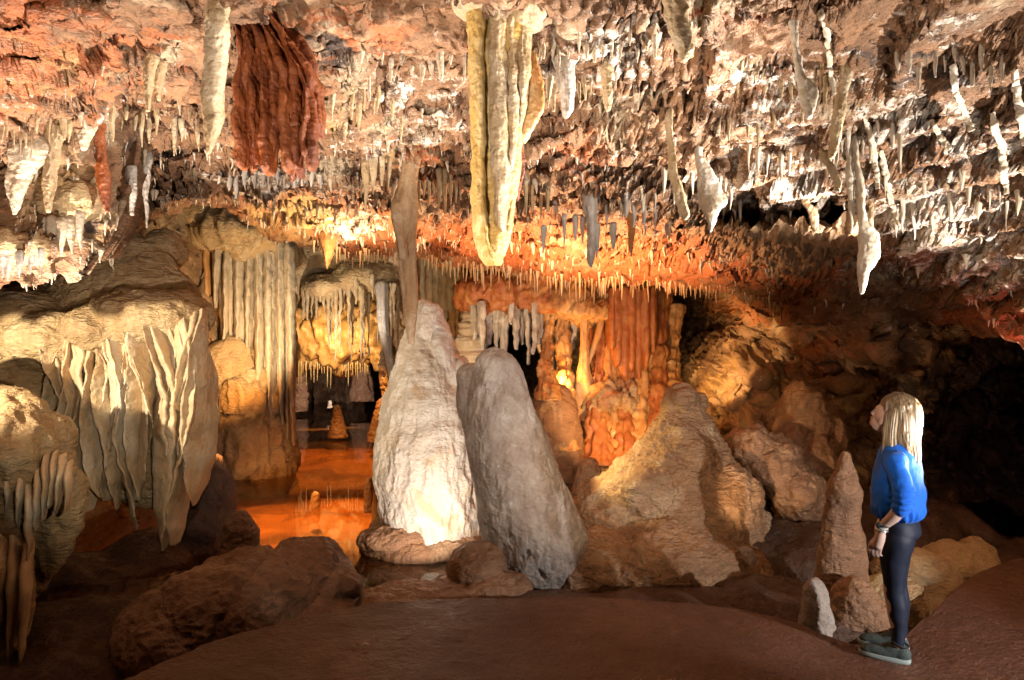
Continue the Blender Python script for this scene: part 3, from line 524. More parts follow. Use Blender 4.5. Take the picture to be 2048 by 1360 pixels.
bank('rock_bank', [ell(1620, 1150, 6.9, 190, 95, .9), ell(1550, 1220, 5.8, 120, 55, .5), ell(1660, 1240, 5.4, 140, 40, .5), ell(1780, 1120, 7.6, 220, 130, .9), ell(2000, 1180, 7.0, 250, 90, .8)], M['dark_shade'])
bank('rock_bank', [ell(150, 1330, 5.8, 330, 110, .9), ell(60, 1250, 7.0, 380, 130, 1.1), ell(300, 1200, 7.6, 150, 130, .9), ell(-250, 1250, 6.0, 300, 400, 1.)], M['dark_shade'])
bank('rock_bank', [ell(1120, 1215, 5.85, 260, 16, .3), ell(1400, 1212, 5.75, 200, 26, .35)], M['dark_shade'], skin(.03, 3, .01))
# ---- left flowstone with its hanging folds
Lf = 6.7
def lf_skin(P, N): return .006*ridged(P*np.array([24, 24, 30.]), 2)+.07*fbm(P*1.7, 4)+.012*ridged(P*np.array([4., 4., 8.]), 3)+.014*ridged(P*np.array([7., 7., 20.])+.8*np.c_[perlin(P*3), perlin(P*3+9), perlin(P*3+5)], 3)
t = thing('flowstone', [float(q) for q in at(240, 1060, Lf)], 'great cream flowstone dome on the left with a curtain of long hanging folds', 'flowstone')
me = fused([pbody(Lf+.35, [(466,215,250),(490,185,300),(530,140,352),(570,100,384),(610,82,402),(660,76,412),(700,82,412),(760,96,408),(840,108,404),(930,160,395),(975,215,385),(1010,285,372)], .45, 90, 72),
            ell(330, 500, Lf+.55, 34, 36, .25), ell(60, 640, Lf+.2, 95, 60, .5), ell(120, 690, Lf-.05, 95, 60, .45), ell(20, 720, Lf, 80, 80, .5), ell(50, 790, Lf+.05, 95, 110, .45), ell(20, 860, Lf+.1, 90, 100, .4), ell(300, 640, Lf-.1, 110, 55, .4), ell(215, 665, Lf-.12, 70, 45, .4)], .018, lf_skin)
obj('dome', me, M['flow'], t, base_of(me, True))
FOLDS = [([(112,705),(122,790),(138,880),(148,1003)], 24, 12), ([(148,695),(154,790),(158,880),(170,1025)], 36, 14), ([(180,692),(186,790),(200,890),(214,990)], 22, 10),
         ([(214,690),(216,790),(236,890),(232,1020)], 34, 13), ([(250,682),(264,780),(248,880),(272,1060)], 36, 15), ([(283,672),(298,770),(283,880),(268,1000)], 26, 12),
         ([(318,668),(338,770),(330,880),(330,980),(328,1102)], 60, 34), ([(356,664),(372,770),(366,880),(352,1090)], 40, 18), ([(385,662),(396,760),(386,860),(372,960)], 30, 14),
         ([(402,660),(405,760),(400,880),(392,1010)], 22, 16), ([(130,700),(138,760),(146,840)], 16, 8), ([(232,684),(238,760),(226,850)], 18, 8), ([(305,668),(312,740),(318,840)], 16, 8), ([(342,664),(352,740),(345,820)], 16, 8)]
fr_ = np.random.RandomState(21)
for k in range(14):
    x = 120+k*20+fr_.uniform(-6, 6); L_ = fr_.choice([120, 180, 240, 300]); FOLDS.append(([(x, 700-k*3+fr_.uniform(-8, 8)), (x+fr_.uniform(0, 8), 700+.33*L_), (x+fr_.uniform(-8, 6), 700+.66*L_), (x+fr_.uniform(-4, 8), 700+L_)], fr_.uniform(14, 24), 9))
for i, (pts, wt, wb) in enumerate(FOLDS):
    rows = []; n = len(pts)
    for j, (x, y) in enumerate(pts):
        w_ = (wt*(1-j/(n-1))+wb*(j/(n-1)))*(.62+.4*random.random()); w_ = 3 if j == n-1 else w_
        rows.append((y, x-w_/2, x+w_/2, -.12+.1*j/(n-1)+.03*random.random()))
    rows.insert(0, (pts[0][1]-45, pts[0][0]-wt*.3, pts[0][0]+wt*.3, .12))
    C, rx, ry = prows(Lf-.15, rows, -(.17+.1*random.random()), 110, True, True, .03, i*3.7)
    rot = .5*np.sin(np.linspace(0, 3.5, 110)+i)+.25
    b = ring_body(C, rx, ry, 56, rot=rot, sq=1.35, noise=[(.016, 3.5, .6, 'f'), (.006, 14, 1.6, 'r'), (.004, 34, .5, 'f')], off=i*5.1)
    me = body_mesh([b]); obj('drapery_fold', me, M['fold'], t, base_of(me, True))
# ---- nearer flowstone at the left edge of the picture
Ln = 5.3
FB = [ell(10, 850, Ln+.1, 80, 70, .25)]
t = thing('flowstone', [float(q) for q in at(30, 1330, Ln)], 'grey-cream flowstone at the left edge, its folds tapering to the dark floor', 'flowstone')
me = fused([ell(85, 880, Ln+.15, 52, 50, .25), ell(20, 900, Ln, 75, 90, .3), ell(95, 930, Ln+.15, 42, 70, .2), pbody(Ln, [(880,-90,70),(960,-100,78),(1050,-110,64),(1150,-100,56),(1230,-90,52),(1300,-60,36),(1345,-30,22)], .5, 70, 48, rb=True),
            pbody(Ln+.45, [(930,60,165),(1000,62,170),(1060,60,155),(1120,50,120),(1185,40,70)], .5, 50, 36), ell(-120, 1000, Ln+.2, 150, 300, .5)]+FB, .016,
           lambda P, N: .03*fbm(P*2.6, 4)+.03*(ridged(P*np.array([6., 6., 1.1]), 3)-.4)+.008*ridged(P*12, 3))
obj('flowstone_body', me, M['flow'], t, base_of(me, True))
for i, (x0, y0, x1, y1, w_) in enumerate([(140,920,133,1025,12),(128,905,112,1030,14),(112,900,100,1015,11),(95,905,88,1040,13),(80,930,72,1060,12),(60,960,58,1130,16),(58,1080,42,1342,18),(30,1060,22,1330,18),(8,1040,4,1300,18),(42,930,38,1050,14),(20,920,14,1040,14)]):
    b = pbody(Ln-.08, [(y0, x0-w_/2, x0+w_/2, .05), (.6*y0+.4*y1, .6*x0+.4*x1-w_*.55, .6*x0+.4*x1+w_*.55, -.08), (y1, x1-1.5, x1+1.5, .0)], -.09, 60, 28, True, True, .015, rot=np.full(60, .4), noise=[(.008, 5, .6, 'f')])
    me = body_mesh([b]); obj('drapery_fold', me, M['fold'], t, base_of(me, True))
# ---- curtain of flutes left of the pool
Cf = 12.2
t = thing('flowstone_curtain', [float(q) for q in at(490, 930, Cf)], 'golden organ-pipe curtain hanging left of the pool down to the water', 'flowstone curtain')
me = fused([ell(400, 440, Cf, 70, 40, .7), ell(480, 470, Cf-.1, 75, 40, .7), ell(545, 500, Cf+.3, 45, 45, .5), pbody(Cf+.25, [(440,340,560),(560,380,575),(680,430,580),(760,440,580),(880,432,580),(950,425,585),(1000,415,600)], .35, 80, 64),
            ell(470, 730, Cf-.05, 34, 60, .4), ell(500, 800, Cf-.15, 48, 55, .4), ell(490, 890, Cf-.2, 66, 80, .5), ell(530, 930, Cf-.1, 50, 60, .45)], .04,
           lambda P, N: .12*fbm(P*1.5, 4)+.12*(ridged(P*np.array([4.2, 4.2, .5]), 3)-.4)+.016*ridged(P*np.array([5., 5., 11.])+.6*np.c_[perlin(P*3), perlin(P*3+9), perlin(P*3+5)], 3))
obj('curtain_body', me, M['flow'], t, base_of(me, True))
cr = np.random.RandomState(3)
for i in range(34):
    x = 352+i*6.9+cr.uniform(-2, 2); y0 = 452+cr.uniform(-10, 14)+.12*(x-350); w_ = cr.uniform(9, 15); long_ = (i in (9, 10, 11)) or x > 530
    y1 = cr.uniform(880, 935) if long_ and cr.rand() < .8 else cr.uniform(600, 860); x1 = x+cr.uniform(-6, 10); mt = M['orange'] if i in (8, 9, 10, 11) else M['cream']
    b = pbody(Cf-.30+.1*(i % 3), [(y0-34, x-w_*.5, x+w_*.5, .35), (y0+10, x-w_*.75, x+w_*.75, .08), ((y0+y1)/2, (x+x1)/2-w_*.62, (x+x1)/2+w_*.62, 0), (y1, x1-1.5, x1+1.5, .08)], -.15, 110, 30, True, True, .018, sq=1.4, rot=np.full(110, .2), noise=[(.026, 2.4, .15, 'f'), (.014, 9, .10, 'r'), (.008, 24, .5, 'f')])
    me = body_mesh([b]); obj('flute', me, mt, t, base_of(me, True))
for i, (x, y0, y1, w_, x1) in enumerate([(412,690,920,20,428),(432,740,925,22,438)]):
    me = body_mesh([pbody(Cf-.35, [(y0-22, x-w_*.5, x+w_*.5, .3), ((y0+y1)/2, (x+x1)/2-w_*.6, (x+x1)/2+w_*.6, 0), (y1, x1-2, x1+2, .05)], -.16, 90, 28, True, True, .04, sq=1.5, noise=[(.03, 2.4, .4, 'f'), (.014, 9, .3, 'r')])]); obj('flute', me, M['orange'], t, base_of(me, True))
# ---- row of stalactites over the pool
Tr = 14.2
t = thing('stalactite_cluster', [float(q) for q in at(680, 540, Tr)], 'row of grey-white stalactites hanging from a ledge over the pool', 'stalactite cluster')
me = fused([ell(590, 545, Tr+.2, 50, 45, .6), ell(660, 575, Tr, 55, 28, .6), ell(720, 560, Tr+.1, 60, 35, .6), ell(770, 560, Tr+.2, 45, 40, .6), ell(700, 510, Tr+.4, 150, 45, .6)], .045, skin(.07, 1.6, .02, w=.04, wf=3))
obj('ledge', me, M['flow'], t, base_of(me, True))
for i in range(30):
    x = 556+i*8.3+random.uniform(-2, 2); y0 = 575+random.uniform(-15, 15); L_ = random.choice([40, 60, 75, 95, 120, 150]) if i % 3 else 130
    y1 = min(y0+L_, 735 if x > 640 else 640); w_ = random.uniform(6, 10)
    b = pbody(Tr-.35+random.uniform(-.2, .2), [(y0-15, x-w_*.6, x+w_*.6), (y0+.3*L_, x-w_*.42, x+w_*.42), (y1, x-.8, x+.8)], .9, 50, 20, noise=[(.014, 4, .5, 'f')], flute=[(5, .12, i, 1)], wob=.03)
    me = body_mesh([b]); obj('stalactite', me, M['palecol'], t, base_of(me, True))
b = body_mesh([pbody(Tr-.5, [(560,752,776),(640,756,776),(700,765,782),(760,776,790),(800,782,794)], .8, 80, 28, flute=[(6, .1, 0, 1)], noise=[(.02, 3, .5, 'f')])])
solo('stalactite', b, M['greydrip'], 'long grey stalactite slanting down to the left flank of the white stalagmite', 'stalactite', top=True)
# ---- golden rock beam with white straws over the far chamber
me = fused([ell(690, 670, 17.2, 125, 62, .7), ell(600, 660, 17.2, 60, 65, .6), ell(780, 670, 16.8, 60, 62, .6), ell(690, 600, 17.6, 160, 60, .6)], .05,
           lambda P, N: .28*fbm(P*1.3, 4)+.09*ridged(P*3.5, 4)+.08*(.5-worley(P*3.4))+.07*(ridged(P*np.array([4, 4, 1.2]), 3)-.4))
solo('rock_beam', me, M['orange'], 'golden rock beam across the pool opening, behind the grey stalactite row', 'rock beam', top=True)
b = [pbody(15.6, [(700,765,800),(740,760,796),(780,764,790),(805,768,784)], .8, 60, 36, flute=[(9, .12, 0, .5)], noise=[(.03, 3, .6, 'f')])]
solo('column', body_mesh(b), M['orange'], 'short gold fluted column left of the white stalagmite at the pool edge', 'column')
# ---- slender column above the white stalagmite
hh = hit(822, 326); hD = min(max((hh.y+.08 if hh else 7.25)-7.25, -1.), 1.2)
me = fused([pbody(7.25, [(268,776,864,hD+.1),(300,794,848,hD+.03),(335,802,836,hD*.97),(380,798,832,hD*.8),(405,788,834,hD*.66),(430,786,833,hD*.55),(480,794,831,hD*.35),(540,800,834,hD*.15),(600,808,836),(650,812,832),(690,818,828)], .8, 120, 48, rt=False, rb=True, flute=[(5, .10, 1, 1.5)]),
            pbody(7.2+hD*.6, [(395,784,812),(420,782,815),(470,790,812),(520,800,815)], .8, 40, 24, rb=True)], .012, lambda P, N: .014*fbm(P*np.array([5, 5, 2.]), 4)+.008*ridged(P*np.array([14, 14, 1.5]), 3))
solo('stalactite', me, M['tancol'], 'slender tan stalactite reaching down to the tip of the white stalagmite', 'stalactite', top=True)
# ---- middle chamber behind the lip
def pipes(spec, Y, mat, k=.9, fl=True):
    out = []
    for (x, y0, y1, w_) in spec:
        b = pbody(Y+random.uniform(-.15, .15), [(y0-12, x-w_*.55, x+w_*.55), ((y0*2+y1)/3, x-w_*.5, x+w_*.5), (y1, x-w_*.12-1, x+w_*.12+1)], k, 60, 24, wob=.03, rb=True,
                  flute=[(5, .12, x, 1)] if fl else None, noise=[(.02, 4, .5, 'f'), (.01, 11, .6, 'r')]); out.append(('stalactite', mat, b))
    return out
curtain('stalactite_cluster', 'bundle of brown draped stalactites behind the slender tan stalactite', 'stalactite cluster', at(885, 540, 12.6),
        pipes([(845,520,640,14),(858,522,660,16),(872,525,650,18),(886,528,690,20),(900,525,625,18),(914,530,610,14),(928,530,640,16),(940,535,630,15),(952,540,620,14)], 12.6, M['palecol']))
curtain('stalactite_cluster', 'small gold fringe of stalactites in the gap right of the white stalagmite', 'stalactite cluster', at(905, 600, 13.4),
        pipes([(890,610,665,9),(898,606,690,8),(906,608,680,9),(914,606,695,8),(921,608,672,8)], 13.3, M['orange'])+[('ledge', M['orange'], ell(905, 604, 13.5, 26, 14, .3, noise=[(.04, 3, 1, 'f')]))])
me = body_mesh([pbody(11.6, [(590,938,950),(620,934,956),(650,926,962),(680,918,968),(700,912,972),(730,904,978),(770,895,985)], .8, 110, 44, noise=[(.03, 3, 1, 'f')], disp=lambda P: .06*ridged(np.c_[P[:, 0]*1.2, P[:, 1]*1.2, P[:, 2]*6.5], 2))])
solo('stalagmite', me, M['cream'], 'ridged stepped stalagmite between the white and grey stalagmites, lit from the side', 'stalagmite')
curtain('stalactite_cluster', 'slab of pinkish rock with a row of stalactites above the black cave mouth', 'stalactite cluster', at(1010, 600, 11.2),
        pipes([(950,612,680,15),(964,612,700,14),(978,612,690,17),(994,610,695,18),(1008,610,712,18),(1022,612,650,12),(1032,612,700,13),(1044,612,690,10),(1056,612,730,12),(1068,612,710,12),(1080,610,690,10)], 11.2, M['greydrip'])+
        [('ledge', M['redwall'], fused([ell(1010, 586, 11.6, 90, 36, .5), ell(1080, 580, 11.5, 80, 40, .5), ell(1150, 575, 11.6, 90, 34, .5)], .025, skin(.14, 1.8, .05, w=.06, wf=4, rip=.02)))])
curtain('drapery', 'grey-white draped wall of stalactites between the black cave mouth and the orange-lit column', 'drapery', at(1120, 600, 11.4),
        pipes([(1078,615,705,13),(1092,615,715,14),(1106,615,740,12),(1120,612,770,12),(1134,615,730,15),(1148,615,700,16)], 11.4, M['greydrip']))
curtain('column', 'forked orange column lit by a hidden lamp on the back wall', 'column', at(1170, 780, 10.9),
        [('stem', M['orange'], pbody(10.9, [(640,1160,1180),(700,1160,1176),(740,1154,1180),(790,1140,1190),(840,1125,1200)], .8, 70, 32, rt=False, flute=[(6, .1, 0, 1)], noise=[(.03, 4, .6, 'f')])),
         ('branch', M['orange'], pbody(10.95, [(640,1196,1210),(680,1186,1198),(720,1172,1184),(750,1160,1172)], .8, 50, 24, rt=False, noise=[(.02, 4, .6, 'f')])),
         ('capital', M['orange'], fused([ell(1180, 622, 11.2, 50, 30, .5), ell(1150, 600, 11.3, 50, 40, .5), ell(1205, 605, 11.3, 40, 40, .4)], .025, skin(.16, 2.6, .05, .6, w=.06, wf=5)))])
curtain('drapery', 'wide red-orange drapery on the back wall right of the orange column', 'drapery', at(1265, 590, 10.9),
        [('drapery_fold', M['redwall'], pbody(10.9+.05*(i % 2), [(575,x-w_*.5,x+w_*.5),(640,x-w_*.6,x+w_*.6),(y1-40,x-w_*.5,x+w_*.5),(y1,x-2,x+2)], -.2, 70, 28, rb=True, wob=.015, noise=[(.03, 3, .15, 'f'), (.02, 8, .10, 'r'), (.008, 22, .5, 'f')]))
         for i, (x, y1, w_) in enumerate([(1232,735,20),(1246,760,22),(1260,745,22),(1274,765,24),(1288,740,22),(1302,710,18),(1222,700,14)])])

FC = []
for i, (x, y0, y1, w_, mt) in enumerate([(1128,600,900,26,'orange'),(1196,590,930,30,'redwall'),(1222,585,960,34,'orange'),(1250,600,940,26,'redwall'),(1284,590,950,36,'orange'),(1318,600,900,28,'redwall'),(1345,640,880,24,'orange'),(1096,620,800,20,'orange')]):
    FC.append(('flute', M[mt], pbody(11.25, [(y0-30, x-w_*.9, x+w_*.9, .3), (y0+60, x-w_*.5, x+w_*.5), ((y0+y1)/2, x-w_*.55, x+w_*.55, -.35), (y1-60, x-w_*.75, x+w_*.75, -.85), (y1, x-w_*1.1, x+w_*1.1, -1.15)], .9, 110, 40, rt=False, wob=.04, flute=[(7, .12, i, .8), (13, .06, i*2, 1)], noise=[(.07, 2, .18, 'f'), (.035, 7, .10, 'r'), (.014, 20, .2, 'f'), (.008, 26, 1.6, 'f')])))
curtain('flowstone_columns', 'tall fused orange flowstone columns on the back wall behind the brown mound', 'flowstone', at(1230, 950, 11.2), FC)
# ================================================================ HANGING FROM THE CEILING
# ---- great yellow stalactite in the middle
Yc = 3.75; N2 = [(.014, 6, .5, 'f'), (.007, 18, .35, 'r'), (.004, 46, .6, 'f')]
def dr(rows, k, Y=Yc, m=170, n=56, rot=0., fl=None, no=N2, rt=True, rb=True, wob=.010, sq=1.6): return pbody(Y, rows, k, m, n, rt, rb, wob, rot=np.full(m, rot), flute=fl, noise=no, sq=sq)
curtain('stalactite', 'massive yellow fluted stalactite hanging in the middle of the view', 'stalactite', at(1000, 30, Yc), [
    ('blade', M['ochre'], dr([(-60,920,975),(40,936,970),(150,938,969),(300,943,970),(430,947,973),(480,952,978),(510,962,986),(530,976,994)], -.09, rot=.25)),
    ('tip', M['ochre'], dr([(420,985,1018),(450,984,1022),(480,980,1018),(505,978,1008),(528,978,996)], -.07, Yc+.03, rot=-.35)),
    ('core', M['ochre'], dr([(-60,936,1050),(60,944,1060),(250,950,1046),(400,954,1030),(470,956,1016),(505,964,1006),(522,974,998)], -.07, Yc+.025)),
    ('flute', M['palecol'], dr([(-40,972,1018),(70,978,1018),(200,981,1020),(330,985,1018),(420,992,1015),(466,1004,1012)], -.08, Yc-.02, rot=-.2)),
    ('flute', M['palecol'], dr([(-40,1006,1040),(120,1009,1037),(230,1011,1038),(300,1016,1028),(345,1020,1024)], -.06, Yc)),
    ('flute', M['palecol'], dr([(-30,1024,1062),(120,1027,1062),(180,1034,1052),(240,1036,1046),(262,1038,1042)], -.06, Yc+.03)),
    ('flute', M['ochre'], dr([(260,1022,1042),(320,1024,1044),(380,1022,1036),(430,1016,1026),(470,1012,1018)], -.05, Yc+.05)),
    ('drapery_fold', M['orange'], dr([(100,1050,1070),(150,1042,1084),(200,1036,1086),(240,1034,1078),(270,1036,1056),(284,1042,1048)], -.03, Yc+.06, rot=-.25)),
    ('flute', M['rust'], dr([(262,1032,1046),(320,1034,1048),(370,1032,1044),(400,1030,1036)], -.03, Yc+.1)),
    ('collar', M['palecol'], fused([ell(985, 5, Yc+.02, 62, 45, .16), ell(1050, 25, Yc+.05, 40, 35, .14), ell(945, -20, Yc+.03, 40, 60, .15)], .01, skin(.02, 6, .008)))])
# ---- rust-red drapery
Yr = 3.8
rr_ = np.random.RandomState(12); RF = []
for i, (bx, yb, w_) in enumerate([(484,338,16),(500,346,26),(518,330,22),(534,351,15),(549,350,20),(563,300,12),(575,345,15),(588,362,14),(602,358,18),(615,318,12),(626,343,13),(637,272,12),(508,300,16),(593,290,14)]):
    tx = 478+(bx-478)*.45; sh = 60+60*(bx-478)/160; k = w_/2
    RF.append(([(-50, tx-k*.6, tx+k*.6, .06), (20, tx-k*.7, tx+k*.7, .02), (sh+60, bx-4-k, bx-4+k, 0), (yb-70, bx-k*1.05, bx+k*1.05, -.02), (yb-22, bx-k*.8+1, bx+k*.8+1, -.01), (yb, bx+1, bx+3, 0)], .03*(i % 3)))
curtain('drapery', 'large rust-red drapery hanging in ragged pleats from the upper left ceiling', 'drapery', at(560, 60, Yr),
        [('body', M['rust'], fused([pbody(Yr+.13, [(-60,474,556),(30,478,560),(90,484,610),(150,488,630),(220,492,630),(270,500,622),(300,520,610)], .22, 90, 48, rb=True)], .012, skin(.02, 5, .008, .35)))]+
        [('drapery_fold', M['rust'], dr(r, -.05, Yr+dy, rot=.3*math.sin(i*2.1), wob=.035, no=[(.022, 5, .35, 'f'), (.009, 18, .3, 'r'), (.004, 46, 1, 'f')], sq=1.35)) for i, (r, dy) in enumerate(RF)])
def single(rows, Y, mat, label, k=-.03, rot=0., name='stalactite', cat='stalactite', fl=None, wob=.008, m=130, n=44, rb=True, group=None):
    x0 = (rows[0][1]+rows[0][2])/2; h = hit(x0, max(rows[0][0], -60)+6); Y = h.y+.01 if h else Y     # rooted where it meets the ceiling
    fl_ = 2.6 if k < 0 else 1.5; w0 = (rows[0][2]-rows[0][1])/2; rows = [(rows[0][0]-30, x0-w0*fl_, x0+w0*fl_, .06), (rows[0][0]-8, x0-w0*(1+.4*(fl_-1)), x0+w0*(1+.4*(fl_-1)), .02), (rows[0][0]+(rows[1][0]-rows[0][0])*.45, x0-w0*1.05, x0+w0*1.05, 0)]+list(rows[1:])
    return solo(name, body_mesh([dr(rows, k, Y, m, n, rot, fl, [(.012, 7, .5, 'f'), (.006, 20, .35, 'r'), (.004, 46, .7, 'f')], True, rb, wob*1.3)]), M[mat], label, cat, group, True)
single([(10,415,452),(60,412,456),(130,410,452),(200,404,446),(250,408,440),(290,414,426),(308,416,419)], 4.35, 'palecol', 'tan drapery with a bright beaded edge left of the rust-red drapery', -.05, .5, 'drapery', 'drapery')
single([(-40,1322,1362),(20,1326,1374),(60,1338,1384),(95,1352,1386),(122,1362,1372)], 3.5, 'palecol', 'cream and amber drapery blade at the top edge right of the yellow stalactite', -.03, -.4, 'drapery', 'drapery')
single([(-40,1350,1368),(30,1356,1372),(80,1372,1384),(115,1380,1386)], 3.46, 'orange', 'narrow amber fold beside the cream blade at the top edge', -.02, .2, 'drapery', 'drapery')
single([(35,1583,1596),(90,1586,1598),(150,1592,1606),(185,1598,1632),(215,1606,1630),(238,1614,1622)], 3.9, 'whitedrip', 'long white blade with a grey triangular end in the upper right ceiling', -.02, -.3)
single([(115,1682,1706),(170,1680,1700),(220,1668,1692),(270,1660,1682),(300,1658,1670),(316,1660,1664)], 4.3, 'palecol', 'tan dagger-shaped blade right of the grey-ended white blade', -.03, .4)
single([(290,1388,1402),(330,1392,1416),(380,1396,1442),(405,1398,1452),(430,1408,1434),(455,1418,1426),(464,1420,1423)], 5.4, 'whitedrip', 'wide white sail-shaped drapery pointing down over the right of the chamber', -.04, -.35, 'drapery', 'drapery')
single([(215,1332,1344),(290,1336,1348),(350,1340,1356),(390,1350,1370),(425,1362,1376),(440,1368,1372)], 5.1, 'palecol', 'curved amber blade just left of the white sail-shaped drapery', -.04, .3)
single([(395,1602,1618),(420,1612,1634),(445,1620,1640),(465,1630,1636)], 5.5, 'palecol', 'short tan tooth-shaped stalactite right of the white sail', -.03, .4)
single([(270,1706,1716),(360,1712,1724),(440,1716,1730),(470,1718,1756),(510,1718,1758),(545,1718,1738),(575,1720,1728),(588,1722,1725)], 5.3, 'whitedrip', 'very long drip with a bright white swollen end, lowest on the right ceiling', -.035, -.2)
single([(275,1694,1704),(340,1696,1708),(420,1698,1708),(466,1701,1704)], 5.25, 'whitedrip', 'thin pale stalactite close beside the very long white drip', .9)
single([(395,1738,1748),(440,1736,1746),(500,1736,1744),(530,1739,1742)], 5.5, 'palecol', 'thin tan rod right of the very long white drip', .9)
single([(300,1640,1656),(330,1650,1668),(360,1664,1680),(384,1674,1680)], 5.0, 'palecol', 'slanting tan tooth above the short tan tooth', -.025, .5)
single([(120,1112,1146),(170,1116,1148),(215,1122,1146),(238,1126,1136)], 4.9, 'greydrip', 'thick grey-brown stalactite right of the yellow stalactite', -.05, 0, fl=[(6, .08, 0, 1)])
single([(120,1202,1224),(170,1204,1222),(205,1207,1219),(222,1210,1216)], 4.8, 'palecol', 'blunt tan finger of a stalactite right of the thick grey-brown one', .9)
single([(395,1166,1196),(440,1172,1194),(490,1176,1192),(515,1176,1190),(535,1180,1184)], 7.8, 'greydrip', 'dark grey stalactite with a white forked end above the red lip', .9)
single([(425,1255,1269),(470,1256,1268),(500,1258,1266),(514,1261,1264)], 8.0, 'orange', 'orange finger stalactite right of the dark grey one over the red lip', .9)
single([(470,640,672),(495,642,668),(515,648,662),(538,654,656)], 10.0, 'orange', 'orange teardrop stalactite hanging alone under the left of the lip', -.12)
single([(250,92,122),(300,90,118),(360,88,112),(400,90,104),(425,95,100)], 4.85, 'palecol', 'long yellow drapery on the left wall under the pink ledge', -.04, .4, 'drapery', 'drapery')
single([(285,20,100),(320,18,84),(360,16,56),(400,20,42),(430,24,30)], 4.7, 'cream', 'broad cream drapery left of the long yellow one on the left wall', -.04, .5, 'drapery', 'drapery')
single([(265,188,206),(310,190,212),(360,194,218),(400,206,218),(425,213,217)], 5.2, 'rust', 'brown-edged drapery at the corner of the left wall', -.04, -.4, 'drapery', 'drapery')
single([(250,158,186),(280,160,178),(300,164,172)], 4.6, 'cream', 'short cream fan under the pink ledge at upper left', -.05, .3, 'drapery', 'drapery')
single([(110,286,310),(150,290,306),(190,292,302),(222,294,297)], 4.9, 'palecol', 'pale drapery hanging left of the bead-edged tan drapery', -.03, .4, 'drapery', 'drapery')
single([(120,312,330),(160,314,326),(200,316,320)], 4.95, 'palecol', 'smaller pale drapery next to the bead-edged drapery', -.03, -.3, 'drapery', 'drapery')
single([(330,284,300),(380,288,298),(430,291,296),(456,293,295)], 6.6, 'greydrip', 'thin grey stalactite over the left flowstone dome', .9)
single([(360,256,272),(400,258,268),(430,262,265)], 6.8, 'greydrip', 'short grey stalactite left of the thin grey one over the dome', .9)
def ribbon(pts, w0, w1, Y, label, mat='whitedrip'):    # wandering ribbon of calcite down the ceiling
    y = np.array([p[1] for p in pts], float); m = 90; yy = np.linspace(y[0], y[-1], m); x = pchip(y, [p[0] for p in pts], yy)
    x = x+2.2*perlin(np.c_[yy/16, yy*0+Y*9, yy*0])+1.*perlin(np.c_[yy/6, yy*0+Y*5, yy*0]); hs = [hit(a, b, Y) for a, b in zip(x, yy)]
    dep = np.array([h.y if h else Y for h in hs]); dep = np.minimum(dep, np.median(dep)+.3); dep = np.convolve(np.pad(dep, 5, 'edge'), np.ones(11)/11, 'valid')-.03
    C = np.stack([(x-CX)/F*dep, dep, ZC-(yy-CY)/F*dep], 1); r = np.linspace(w0, w1, m)/2.3/F*dep*(1+.55*perlin(np.c_[yy/13+Y, yy*0+3, yy*0])); r *= sstep(0, .18, np.linspace(0, 1, m))*.85+.15; r[-14:] *= np.linspace(1, .1, 14)
    solo('ribbon_stalactite', body_mesh([ring_body(C, r, np.full(m, .022), 24, noise=[(.008, 14, .8, 'f'), (.006, 34, .8, 'r')], off=Y*7)]), M[mat], label, 'stalactite', None, True)
ribbon([(1985,225),(1992,262),(2006,300),(2008,350),(2014,388)], 12, 7, 4.4, 'kinked white ribbon of calcite low on the far right ceiling')
ribbon([(2030,140),(2034,190),(2042,235),(2050,290)], 12, 7, 4.0, 'white ribbon of calcite at the right edge of the view')
ribbon([(1905,130),(1912,180),(1928,220),(1944,262)], 9, 6, 4.3, 'white ribbon of calcite under the black hollow at upper right')
ribbon([(1728,230),(1742,275),(1752,330),(1756,378)], 11, 6, 4.8, 'white ribbon curling down beside the tan dagger blade')
ribbon([(1762,300),(1772,350),(1782,400),(1796,452)], 10, 6, 5.1, 'white stepped ribbon right of the very long white drip')
ribbon([(1862,240),(1880,270),(1900,300)], 8, 5, 4.6, 'short white squiggle left of the kinked ribbon')
ribbon([(1640,20),(1652,60),(1660,130),(1668,190)], 8, 5, 3.9, 'long pale thread between the white blade and the tan dagger')
# ---- clusters
def cl(label, mat, Y, spec, ledge=None, group=None, k=.85):
    px = sum(s[0] for s in spec)/len(spec); py = min(s[1] for s in spec); P = []; h = hit(px, py); dY = (h.y+.03-Y) if h else 0; Y += dY
    if ledge: ledge = (ledge[0], [(e[0], e[1], e[2]+dY)+tuple(e[3:]) for e in ledge[1]])
    for (x, y0, y1, w_) in spec:
        h2 = hit(x, y0+3); Yi = h2.y+.01 if h2 and abs(h2.y-Y) < .9 and not ledge else Y+random.uniform(-.06, .06)
        P.append(('stalactite', M[mat], pbody(Yi, [(y0-10, x-w_*.6, x+w_*.6), ((2*y0+y1)/3, x-w_*.45, x+w_*.45), (y1, x-1.2, x+1.2)], k, 50, 22, wob=.012, noise=[(.008, 7, .5, 'f')], flute=[(5, .1, x, 1)])))
    if ledge: P.append(('ledge', M[ledge[0]], fused([ell(*e) for e in ledge[1]], .02, skin(.03, 4, .012, w=.015, wf=7))))
    return curtain('stalactite_cluster', label, 'stalactite cluster', at(px, py, Y), P, group)
cl('cluster of cream fangs hanging from the left wall ledge above the dome', 'cream', 5.15, [(82,440,500,20),(104,440,520,24),(124,445,512,18),(142,440,508,20),(160,430,500,14),(66,430,480,12)], ('flow', [(110, 415, 5.3, 62, 42, .2), (150, 400, 5.35, 40, 40, .2)]))
cl('small dark grey fangs at the bottom of the left wall', 'greydrip', 5.05, [(18,510,562,14),(40,510,556,14),(62,508,548,12),(82,505,560,10),(4,505,556,12)], ('flow', [(35, 492, 5.15, 60, 32, .2)]))
